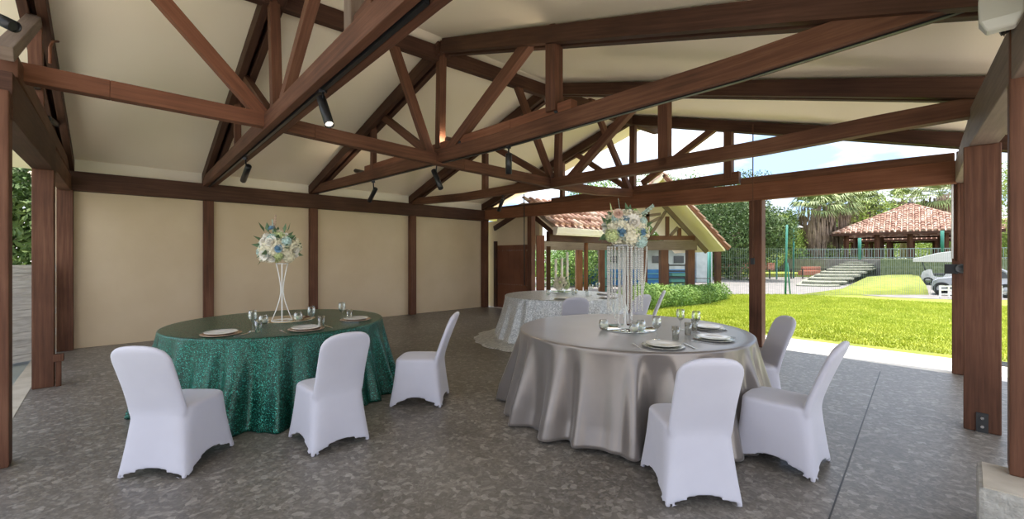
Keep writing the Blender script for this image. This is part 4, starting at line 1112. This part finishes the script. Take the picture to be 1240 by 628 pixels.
# left outside: tree over stone wall
tree('leafy_tree', 'dark green tree above the pale wall at the left edge', V3(-9.6, 7.8, 0), 3.6, 2.1, 26000, .065, 'leafd', 77, low=.2, clumps=40)
tree('leafy_tree', 'second dark tree above the pale wall, further back between the left posts', V3(-9.4, 10.6, 0), 4.2, 2.3, 20000, .07, 'leafd', 78, low=.15, clumps=36)
wA, wB = gp(0, 443), gp(68, 430.4); d = (wB-wA).normalized(); x = MB()
wall_n = V3(-d.y, d.x); 
rows_ = 13; hgt = 1.34
for i in range(rows_):
    z0 = hgt*i/rows_; o_ = .012*((i*7) % 3)
    x.prism([wA-d*3+V3(0,0,z0)-wall_n*-o_, wB+V3(0,0,z0)-wall_n*-o_, wB+wall_n*.25+V3(0,0,z0), wA-d*3+wall_n*.25+V3(0,0,z0)], (0,0,hgt/rows_-.006))
x.prism([wA-d*3+wall_n*.03, wB+wall_n*.03, wB+wall_n*.2, wA-d*3+wall_n*.2], (0,0,hgt-.01))
x.build('garden_wall', noisy('pale_stone', (.50,.46,.42), (.68,.65,.60), 5, .9, .4, sc=(1,1,8)), kind='structure')
# neighbouring white eave on the left
eA, eB = at(-40, 205, 8.4), at(72, 238, 9.4); d = (eB-eA); x = MB()
x.prism([eA, eB+d*.5, eB+d*.5+V3(0,0,.15), eA+V3(0,0,.15)], V3(-.06,.06,0)); x.build('trim_7', 'white', kind='structure')
x = MB(); x.prism([eA+V3(0,0,.13), eB+d*.5+V3(0,0,.13), eB+d*.5+V3(-2.6,1.0,1.9), eA+V3(-2.6,1.0,1.9)], V3(0,0,.12)); x.build('trim_8', 'ceil', kind='structure')
x = MB(); 
# blue and white building beyond pavilion
YB = 27.0; t = thing('blue_white_building', 'long pale building with a blue lower wall beyond the garden pavilion', 'building', (at(760,0,YB).x, YB, GZ))
x0, x1 = at(690,0,YB).x, at(842,0,YB).x
MB().box(((x0+x1)/2, YB+2, (GZ+zt_(326,YB))/2), (x1-x0, 4, zt_(326,YB)-GZ)).build('blue_base', 'blue', t)
MB().box(((x0+x1)/2, YB+2, (zt_(326,YB)+zt_(301,YB))/2), (x1-x0, 3.94, zt_(301,YB)-zt_(326,YB))).build('upper_wall', 'paleb', t)
for i, py in enumerate((331, 338)): MB().box(((x0+x1)/2, YB-.03, zt_(py,YB)), (x1-x0, .05, .05)).build('stripe', 'teal', t)
MB().box(((x0+x1)/2, YB+1.8, zt_(300,YB)), (x1-x0+.5, 5, .14)).build('roof', 'rub', t)
for a, b in ((722,730),(740,747),(790,803),(816,828)):
    xa, xb = at(a,0,YB).x, at(b,0,YB).x; wn = MB().box(((xa+xb)/2, YB+.02, zt_(314,YB)), (xb-xa, .1, .45)).build('window', 'dark', t)
    MB().box(((xa+xb)/2, YB-.04, zt_(314,YB)), (.04, .04, .45)).build('mullion', 'white', wn)
# purple-grey wall piece and red kiosk behind
o = MB().box((at(853,0,30).x, 30.5, 1.0), (1.1,1,2.6)).build('garden_shed', 'paleb'); tag(o, 'pale lilac wall beyond the pavilion roof tip', 'wall')
# dark stacked rack
t = thing('rack', 'dark rack of stacked shelves behind the right pavilion posts', 'rack', (at(820,0,22).x, 22, GZ))
for i in range(5):
    z = GZ+.15+.30*i; MB().box((at(820,0,22).x, 22, z), (1.15,.7,.06)).build('shelf', 'rub', t)
for sx in (-.55,.55): 
    for yy in (-.3,.3): MB().box((at(820,0,22).x+sx, 22+yy, GZ+.72), (.05,.05,1.44)).build('upright', 'rub', t)
for i in range(3): MB().box((at(820,0,22).x+.05*i, 22, GZ+.28+.3*i+.0), (.95,.55,.16)).build('stored_box', 'teal', t)
# railing in front of the pavilion
t = thing('railing', 'thin dark railing behind the silver sequin table', 'railing', (at(740,0,18.5).x, 18.5, GZ))
xa, xb = at(650,0,18.5).x, at(860,0,18.5).x
for z in (.15, .5, .85): MB().tube([(xa,18.5,GZ+z),(xb,18.5,GZ+z)], .018, 6).build('rail', 'rub', t)
for i in range(8): MB().tube([(xa+(xb-xa)*i/7,18.5,GZ),(xa+(xb-xa)*i/7,18.5,GZ+.9)], .022, 6).build('baluster', 'rub', t)
# white garden chairs? distant table beyond
# ------------------------------------------------------------------ wire fence
YF = 19.9; t = thing('wire_fence', 'green wire mesh fence along the far side of the lawn', 'fence', (at(953,0,YF).x, YF, GZ))
MB().tube([(at(951,0,YF).x,YF,GZ), (at(953,0,YF).x,YF,zt_(272,YF))], .045, 8).build('fence_post', 'green_paint', t)
MB().tube([(at(957,0,YF).x,YF,GZ), (at(953.5,0,YF).x,YF,zt_(318,YF))], .03, 8).build('fence_brace', 'green_paint', t)
for px in (860, 1180, 1232): MB().tube([(at(px,0,YF).x,YF,GZ), (at(px,0,YF).x,YF,zt_(296,YF))], .04, 8).build('fence_post', 'green_paint', t)
x = MB(); xa, xb = at(860,0,YF).x, at(1260,0,YF).x; k = xa
while k < xb: x.beam((k,YF,GZ+.02), (k,YF,zt_(300,YF)), .006, .006, up=V3(0,1,0)); k += .10
for i in range(6): z = GZ+.05+i*.42; x.beam((xa,YF,z), (xb,YF,z), .006, .006)
x.build('mesh', 'rail', t)
# lamp post with two heads
YL = 36; t = thing('street_lamp', 'green double headed lamp post beyond the path', 'street lamp', (at(961,0,YL).x, YL, GZ))
p0 = V3(at(961,0,YL).x, YL, GZ); tz = zt_(275, YL); MB().tube([p0, V3(p0.x,YL,tz)], .07, 8).build('pole', 'green_paint', t)
MB().tube([V3(p0.x-.45,YL,tz), V3(p0.x+.45,YL,tz)], .03, 6).build('cross_arm', 'green_paint', t)
for s in (-1,1): MB().lathe([(0,.14),(.2,.05),(.28,-.02),(.14,-.05),(0,-.06)], c=V3(p0.x+s*.5,YL,tz), n=14).build('lamp_head', 'white', t)
YL2 = 34; o = MB().tube([at(940.5,285,YL2), V3(at(940.5,0,YL2).x,YL2,GZ)], .06, 8).build('pole', 'teal'); tag(o, 'pale thin pole right of the lone post', 'pole')
# brick bench and planters
def bbox(px0, px1, py0, py1, Y, m, d=.6):
    a, b = at(px0, py0, Y), at(px1, py1, Y); return MB().box(((a.x+b.x)/2, Y+d/2, (a.z+b.z)/2), (abs(b.x-a.x), d, abs(a.z-b.z)))
t = thing('brick_bench', 'red brick bench with a back beside the steps', 'bench', (at(982,0,36).x, 36, GZ))
bbox(972,994,328,333,35.4,'brick').build('seat', 'brick', t); bbox(972,994,322.5,333,36,'brick',.2).build('back', 'brick', t)
for a, b, lb in ((880,893,'red brick planter box left of the lone post'), (897,909,'second red brick planter, touching the left of the lone post'), (930,938,'red brick planter right of the lone post')):
    t = thing('brick_planter', lb, 'planter', (at(a,0,38).x, 37.5, GZ)); bbox(a, b, 318, 327, 37.5, 'brick').build('box', 'brick', t)
    leaves('plants', 'leafm', t, [(at((a+b)/2,0,37.8).x, 37.8, zt_(317.5,37.8))], [[.45,.3,.25]], 400, .06)
t = thing('low_rail', 'low dark rail along the far edge of the path', 'railing', (at(960,0,35).x, 35, GZ))
for px in (882,905,932,958,972,1000): MB().box((at(px,0,35).x,35,GZ+.4),(.07,.07,.8)).build('rail_post', 'rub', t)
MB().box(((at(880,0,35).x+at(1003,0,35).x)/2,35,GZ+.78),(at(1003,0,35).x-at(880,0,35).x,.06,.06)).build('rail', 'rub', t)
# curved garden steps, climbing to the right towards gazebo
t = thing('garden_steps', 'broad curved concrete steps climbing to the gazebo terrace', 'steps', (at(1040,0,30).x, 29, GZ))
ns = 9
for i in range(ns):
    q = i/(ns-1); z1 = GZ+.10+.165*i; Yi = 25.5+1.15*i
    pl = 976+57*q; pr = 1029+38*min(1, q*1.6); xl = at(pl,0,Yi).x; xr = at(pr,0,Yi).x
    pts = [V3(xl+1.3*(1-math.cos(a_*PI/16)), Yi+.9*(1-math.sin(a_*PI/16)), z1-.16) for a_ in range(9)]
    pts += [V3(xr-1.3*(1-math.cos(a_*PI/16)), Yi+.9*(1-math.sin(a_*PI/16)), z1-.16) for a_ in range(8,-1,-1)]
    Ye = 36.5; pts += [V3(at(pr+2,0,Ye).x, Ye, z1-.16), V3(at(pl+2,0,Ye).x, Ye, z1-.16)]
    MB().prism(pts, (0,0,.13)).build('step', 'stonem', t, bevel=.02)
    MB().prism([p+V3(0,.06,-.04) for p in pts], (0,0,.05)).build('riser', 'rub', t)
w = MB(); w.prism([V3(at(1066,0,30).x,30,GZ), V3(at(1130,0,30).x+8,30,GZ), V3(at(1130,0,30).x+8,40,GZ), V3(at(1068,0,40).x,40,GZ)], (0,0,1.30-GZ)); w.build('garden_wall', 'mossy', kind='structure')
g = MB(); fr = [(960,19.8,GZ),(1040,19.8,GZ),(1125,19.8,GZ)]; md = [(1020,22.5,GZ+.12),(1065,22.5,-.05),(1122,22.5,-.08)]; bk_ = [(1050,28,.16),(1075,28,.28),(1112,28,.31)]
for row in (fr, md, bk_): g.v += [V3(at(a_,0,b_).x, b_, c_) for a_,b_,c_ in row]
for r_ in (0,1):
    for k in (0,1): g.quad((3*r_+k,3*r_+k+1,3*r_+k+4,3*r_+k+3), None, True)
g.v += [v+V3(0,0,-1.0) for v in g.v[:9]]
for a_, b_ in ((0,1),(1,2),(2,5),(5,8),(8,7),(7,6),(6,3),(3,0)): g.quad((a_,b_,b_+9,a_+9))
g.build('grass_mound', 'grass', kind='structure')
for px, y0, y1, lb in ((1041,288,314,'green post on the terrace before the left part of the gazebo'),(1141,279,305,'green post on the terrace before the right part of the gazebo')):
    p = at(px, y0, 34.0); o = MB().tube([p, V3(p.x,34.0,at(px,y1,34.0).z)], .11, 8).build('pole', 'green_paint'); tag(o, lb, 'pole')
# gazebo terrace and gazebo
YZ = 38.0; zt2 = 1.25
g = MB(); g.prism([V3(at(1020,0,YZ).x, YZ-5, GZ), V3(60, YZ-5, GZ), V3(60, 60, GZ), V3(at(1000,0,YZ).x, 60, GZ), V3(at(1000,0,YZ).x, YZ, GZ)], (0,0,zt2-GZ)); g.build('terrace', 'path', kind='structure')
def gazebo(cx, Y, hw, ze, za, label, zf, roofonly=False, rot=-.75):
    t = thing('gazebo', label, 'gazebo', (cx, Y, zf)); C_ = V3(cx, Y, za)
    for k in range(4):
        a = k*PI/2+rot; e_ = V3(math.cos(a), math.sin(a)); inn = V3(-math.sin(a), math.cos(a))
        O = V3(cx, Y, ze)-e_*hw-inn*hw; up = (inn*hw+V3(0,0,za-ze)); ln = up.length; up = up.normalized()
        tiled('tiles', O, e_, up, 2*hw, lambda s: 0, lambda s, ln=ln: ln*(1-abs(s-hw)/hw)+.02, parent=t, col=.40, row=.50, rad=.165)
        MB().beam(O+V3(0,0,-.12), O+e_*2*hw+V3(0,0,-.12), .16, .2).build('eave_beam', 'woodd', t)
    x = MB(); x.lathe([(0,0),(.25,0),(.2,.12),(.06,.2),(.05,.5),(0,.55)], c=C_+V3(0,0,.05), n=12); x.build('finial', 'rub', t)
    for i in range(5):
        for yy in (-1, 1):
            ex = V3(math.cos(rot), math.sin(rot)); ey = V3(-ex.y, ex.x); p = V3(cx,Y)+ex*(-hw*.82+hw*1.64*i/4)+ey*(yy*hw*.82)
            MB().beam(V3(p.x,p.y,zf), V3(p.x,p.y,ze-.1), .30, .30, up=V3(0,1,0)).build('post', 'wood', t, bevel=.01)
    if not roofonly:
        g_ = lambda k, z: V3(cx,Y)+ex*k-ey*hw*.95+V3(0,0,z)
        for z in (zf+.15, zf+.95): MB().beam(g_(-hw*1.5,z), g_(hw*1.3,z), .06, .06).build('rail', 'rail', t)
        x = MB(); k = -hw*1.5
        while k < hw*1.3: x.beam(g_(k,zf+.05), g_(k,zf+.95), .035, .035, up=ey); k += .22
        x.build('balusters', 'rail', t)
    return t
hwz = 5.5; cxz = at(1102, 0, YZ).x
gazebo(at(1102,0,42.2).x, 42.2, 5.55, 3.72, zt_(247, 42.2), 'square gazebo with a clay tiled pyramid roof up on the terrace', zt2)
gazebo(at(1078,0,54).x, 54, 5.0, 3.5, 5.6, 'lower tiled pavilion seen under the gazebo roof behind it', zt2, True)
# dark building mass behind railings
gazebo(at(1225,0,46).x+3, 46, 6.5, 3.7, 6.6, 'tiled roof seen in the gap at the right of the broad post', zt2, True)
# palms
def palm(px, Y, pyt, cr, seed, label, lean=0, n=46, pyb=None):
    rnd = random.Random(seed); x0 = at(px, 0, Y).x; zb = zt_(pyb, Y) if pyb else GZ; zt = zt_(pyt, Y)-cr*.5
    t = thing('fan_palm', label, 'palm tree', (x0, Y, zb)); c_ = V3(x0+lean, Y, zt)
    MB().tube([V3(x0,Y,zb), V3(x0+lean*.5,Y,(zb+zt)/2), c_], [cr*.16, cr*.11, cr*.10], 10).build('trunk', 'bark', t)
    x = MB()
    for i in range(n):
        a = rnd.uniform(0, 2*PI); el = rnd.uniform(-.5, 1.35); d = V3(math.cos(a)*math.cos(el), math.sin(a)*math.cos(el), math.sin(el))
        hub = c_+d*cr*.45; s = d.cross(V3(0,0,1)).normalized(); u_ = s.cross(d)
        x.tube([c_, hub], .02, 4)
        for k in range(15):
            an = -1.15+2.3*k/14; dd = (d*math.cos(an)+s*math.sin(an)).normalized(); l_ = cr*.62*rnd.uniform(.8,1.1); b = len(x.v); wv = (s*math.cos(an)-d*math.sin(an))*cr*.022
            p1 = hub+dd*l_*.55; p2 = hub+dd*l_*.85+V3(0,0,-l_*.35)
            x.v += [hub, p1-wv, p2, p1+wv]; x.quad((b,b+1,b+2,b+3))
    x.build('crown', 'palm', t)
    x = MB()
    for i in range(420):
        a = rnd.uniform(0, 2*PI); q = rnd.uniform(0,1)**.8; z0 = zt-cr*1.5*q; r0 = cr*(.55-.36*q); p = c_+V3(math.cos(a)*r0, math.sin(a)*r0, z0-zt+cr*.15); s = V3(-math.sin(a), math.cos(a))*cr*.035; b = len(x.v)
        x.v += [p-s, p+s, p+s*.3+V3(math.cos(a)*.05, math.sin(a)*.05, -cr*.5), p-s*.3+V3(0,0,-cr*.5)]; x.quad((b,b+1,b+2,b+3))
    x.build('dead_leaf_skirt', 'palmd', t)
palm(984, 44, 236, 2.9, 1, 'leftmost fan palm with a brown skirt of dead leaves', .3)
palm(1012, 46, 234, 3.1, 2, 'second fan palm from the left, close to the gazebo roof', -.5)
palm(1040, 62, 232, 3.6, 3, 'fan palm rising behind the left slope of the gazebo roof', 0, pyb=312)
palm(1138, 56, 222, 3.4, 4, 'fan palm behind the right slope of the gazebo roof', .0, pyb=312)
palm(1094, 66, 232, 3.0, 5, 'distant fan palm behind the top of the gazebo roof', 0., pyb=312)
# ------------------------------------------------------------------ vehicles
def wheel(t, c, r, w_, ax=V3(0,1,0), hubm='silver'):
    mx = Matrix.Translation(c) @ ax.to_track_quat('Z','Y').to_matrix().to_4x4()
    tw_ = MB().lathe([(r*.6,-w_/2),(r*.95,-w_/2),(r,-w_*.3),(r,w_*.3),(r*.95,w_/2),(r*.6,w_/2),(r*.6,-w_/2)], n=24, M4=mx).build('wheel', 'tyre', t)
    x = MB(); x.lathe([(0,w_*.35),(r*.15,w_*.4),(r*.2,w_*.3),(r*.6,w_*.35),(r*.6,-w_*.35),(0,-w_*.35)], n=20, M4=mx)
    x.build('hubcap', hubm, tw_)
YC = 19.0; zc = gz_at(at(1170,0,YC).x, YC)-.0
g = MB(); c_ = at(1165,0,YC); g.prism([V3(c_.x-2.2+math.cos(a*PI/12)*1.8-0.0 if False else c_.x+3.6*math.cos(a*PI/12)-.1, YC+1.0+2.4*math.sin(a*PI/12), zc-.1) for a in range(24)], (0,0,.115)); g.build('parking_pad', 'path', kind='structure')
zc += .015
xl, xr = 19.5, 22.2; Lc = xr-xl
t = thing('car', 'silver hatchback parked beyond the lawn behind the right posts', 'car', ((xl+xr)/2, YC+.8, zc))
pf = [(0,.22),(.0,.50),(.02,.66),(.08,.76),(.26,.84),(.38,1.12),(.46,1.26),(.60,1.32),(.78,1.30),(.90,1.10),(.985,.82),(1.,.60),(1.,.24)]
x = MB(); nseg = len(pf); W_ = 1.55
for yy, ins in ((-W_/2, .0), (-W_/2+.0, 0),):
    pass
def car_ring(y, nar): 
    out = []
    for s_, z in pf:
        tz = max(0, (z-.8)/.5); out.append(V3(xl+s_*Lc, YC+.8+y*(1-tz*.18*nar), zc+z))
    return out
ys_ = [-W_/2, -W_/2+.04, 0, W_/2-.04, W_/2]; rings = []
for i, y in enumerate(ys_):
    r_ = car_ring(y, 1)
    if i in (0, 4): r_ = [V3(p.x*.985+.015*(xl+xr)/2, p.y, p.z-.02 if p.z > zc+.5 else p.z) for p in r_]
    rings.append(len(x.v)); x.v += r_
for i in range(4):
    for k in range(nseg-1): x.quad((rings[i]+k, rings[i]+k+1, rings[i+1]+k+1, rings[i+1]+k), None, True)
x.quad([rings[0]+k for k in range(nseg)]); x.quad([rings[4]+k for k in range(nseg)][::-1])
x.build('body', 'silver', t)
def cp(s_, z, y=-.01): return V3(xl+s_*Lc, YC+.8-W_/2+(max(0,(z-.8)/.5)*.18*W_/2)+y, zc+z)
for pts in ([(.30,.84),(.41,1.10),(.47,1.20),(.56,1.24),(.56,.84)], [(.585,.84),(.585,1.24),(.74,1.23),(.84,1.08),(.88,.86)]):
    MB().poly([cp(*p, -.012) for p in pts]).build('side_window', 'dark', t)
MB().box(cp(.965,.80)+V3(0,.08,0), (.16,.2,.12)).build('tail_light', 'red', t)
MB().box(cp(.03,.62)+V3(.03,.1,0), (.16,.2,.12)).build('headlight', 'glass', t)
MB().box(cp(.98,.36)+V3(0,.4,0), (.12,1.2,.14)).build('bumper', 'rub', t)
MB().box(cp(.33,.92)+V3(0,-.08,0), (.12,.12,.10)).build('door_mirror', 'silver', t)
for s_ in (.13,.86):
    for yy in (0, 1): wheel(t, V3(xl+s_*Lc, YC+.8-W_/2+.06+yy*(W_-.12), zc+.30), .30, .19, V3(0,-1 if yy == 0 else 1,0))
t.matrix_basis = Matrix.Translation((21.05, 19.6, zc)) @ Matrix.Rotation(-.80, 4, 'Z')
# white metal barrier before the car
t = thing('metal_barrier', 'low white metal railing in front of the silver car', 'railing', (at(1150,0,YC-.5).x, YC-.55, zc))
xa = at(1137,0,YC-.5).x; xb = at(1222,0,YC-.5).x
for z in (.16,.34,.5): MB().box(((xa+xb)/2, YC-.55, zc+z), (xb-xa,.03,.05)).build('rail', 'white', t)
for i in range(9): MB().box((xa+(xb-xa)*i/8, YC-.55, zc+.26), (.06,.04,.54)).build('rail_post', 'white', t)
# golf buggy with canopy
YK = 27; zk = GZ; xk = 25.6
t = thing('golf_buggy', 'white golf buggy with a pale flat canopy left of the silver car', 'golf buggy', (xk+1.2, YK+.5, zk))
x = MB(); pfb = [(0,.28),(.0,.55),(.10,.85),(.35,.98),(.50,1.0),(.62,.55),(1.0,.5),(1.15,.75),(2.0,.8),(2.1,.5),(2.1,.25)]
x.prism([V3(xk+.25+a, YK, zk+z) for a, z in pfb], V3(0,1.1,0)); x.build('body', 'carw', t, bevel=.05)
x = MB(); x.prism([V3(xk+.45, YK-.01, zk+.58), V3(xk+.65, YK-.01, zk+.58), V3(xk+.6, YK-.01, zk+.72), V3(xk+.42, YK-.01, zk+.72)], V3(0,.02,0)); x.build('headlight', 'glass', t)
pts = [(-.10,1.68),(-.12,1.45),(2.4,1.45),(2.4,2.0),(1.8,2.15),(1.0,2.02),(.3,1.78)]
x = MB(); x.prism([V3(xk+a, YK-.1, zk+z) for a, z in pts], V3(0,1.3,0)); x.build('canopy', 'carw', t, bevel=.04)
for a, b_ in ((.5,.3),(2.2,2.2)):
    for yy in (.05,1.05): MB().tube([(xk+a,YK+yy,zk+.8),(xk+b_,YK+yy,zk+1.55)], .025, 6).build('canopy_pole', 'rub', t)
for s_ in (.6,1.95):
    for yy in (.05,1.05): wheel(t, V3(xk+s_, YK+yy, zk+.25), .25, .16, V3(0,-1 if yy < .5 else 1,0))
MB().prism([V3(xk+.75, YK+.1, zk+.6), V3(xk+1.5, YK+.1, zk+.6), V3(xk+1.6, YK+.1, zk+1.15), V3(xk+1.45, YK+.1, zk+1.15), V3(xk+1.4, YK+.1, zk+.75), V3(xk+.75, YK+.1, zk+.72)], V3(0,.9,0)).build('seat', 'rub', t)

t.matrix_basis = Matrix.Translation((27.2, 27.2, zk)) @ Matrix.Rotation(-.78, 4, 'Z')
# ------------------------------------------------------------------ light
sun = bpy.data.lights.new('sun', 'SUN'); sun.energy = 4.4; sun.angle = math.radians(1.0); sun.color = (1,.95,.86)
so = bpy.data.objects.new('sun', sun); COL.objects.link(so)
sd = (U*.26+VV*.02+V3(0,0,1)).normalized(); so.rotation_euler = (sd).to_track_quat('Z','Y').to_euler()
for i, (p, d) in enumerate(LAMPS):  # warm fill added at all these fixtures, though most lenses are unlit
    l = bpy.data.lights.new('spot_fill', 'SPOT'); l.energy = EN[i]; l.spot_size = math.radians(165 if EN[i] < 5 else 110); l.spot_blend = .8; l.color = (1,.86,.66); l.shadow_soft_size = .03
    lo = bpy.data.objects.new('spot_fill', l); COL.objects.link(lo); lo.location = p; lo.rotation_euler = (-d).to_track_quat('Z','Y').to_euler()
W = bpy.data.worlds.new('sky'); SC.world = W; W.use_nodes = True; nt = W.node_tree
bg = nt.nodes['Background']; tc = nt.nodes.new('ShaderNodeTexCoord'); mp = nt.nodes.new('ShaderNodeMapping'); mp.inputs['Scale'].default_value = (1,1,2.6)
no = nt.nodes.new('ShaderNodeTexNoise'); no.inputs['Scale'].default_value = 2.6; no.inputs['Detail'].default_value = 8; no.inputs['Roughness'].default_value = .55
cr = nt.nodes.new('ShaderNodeValToRGB'); e = cr.color_ramp.elements; e[0].position = .40; e[0].color = (.30,.45,.70,1); e[1].position = .56; e[1].color = (.96,.95,.94,1)
nt.links.new(tc.outputs['Generated'], mp.inputs[0]); nt.links.new(mp.outputs[0], no.inputs[0]); nt.links.new(no.outputs[0], cr.inputs[0]); nt.links.new(cr.outputs[0], bg.inputs[0]); bg.inputs[1].default_value = 1.35
# ------------------------------------------------------------------ camera
cd = bpy.data.cameras.new('camera'); cd.sensor_width = 36; cd.lens = 36*F/1240; cd.shift_y = -3/1240; cd.clip_end = 500; cd.clip_start = .05
co = bpy.data.objects.new('camera', cd); COL.objects.link(co); co.location = (0,0,E); co.rotation_euler = (PI/2,0,0); SC.camera = co
vs_ = SC.view_settings; vs_.view_transform = 'Standard'; vs_.look = 'None'; vs_.gamma = 1; vs_.use_curve_mapping = False; vs_.exposure = .98
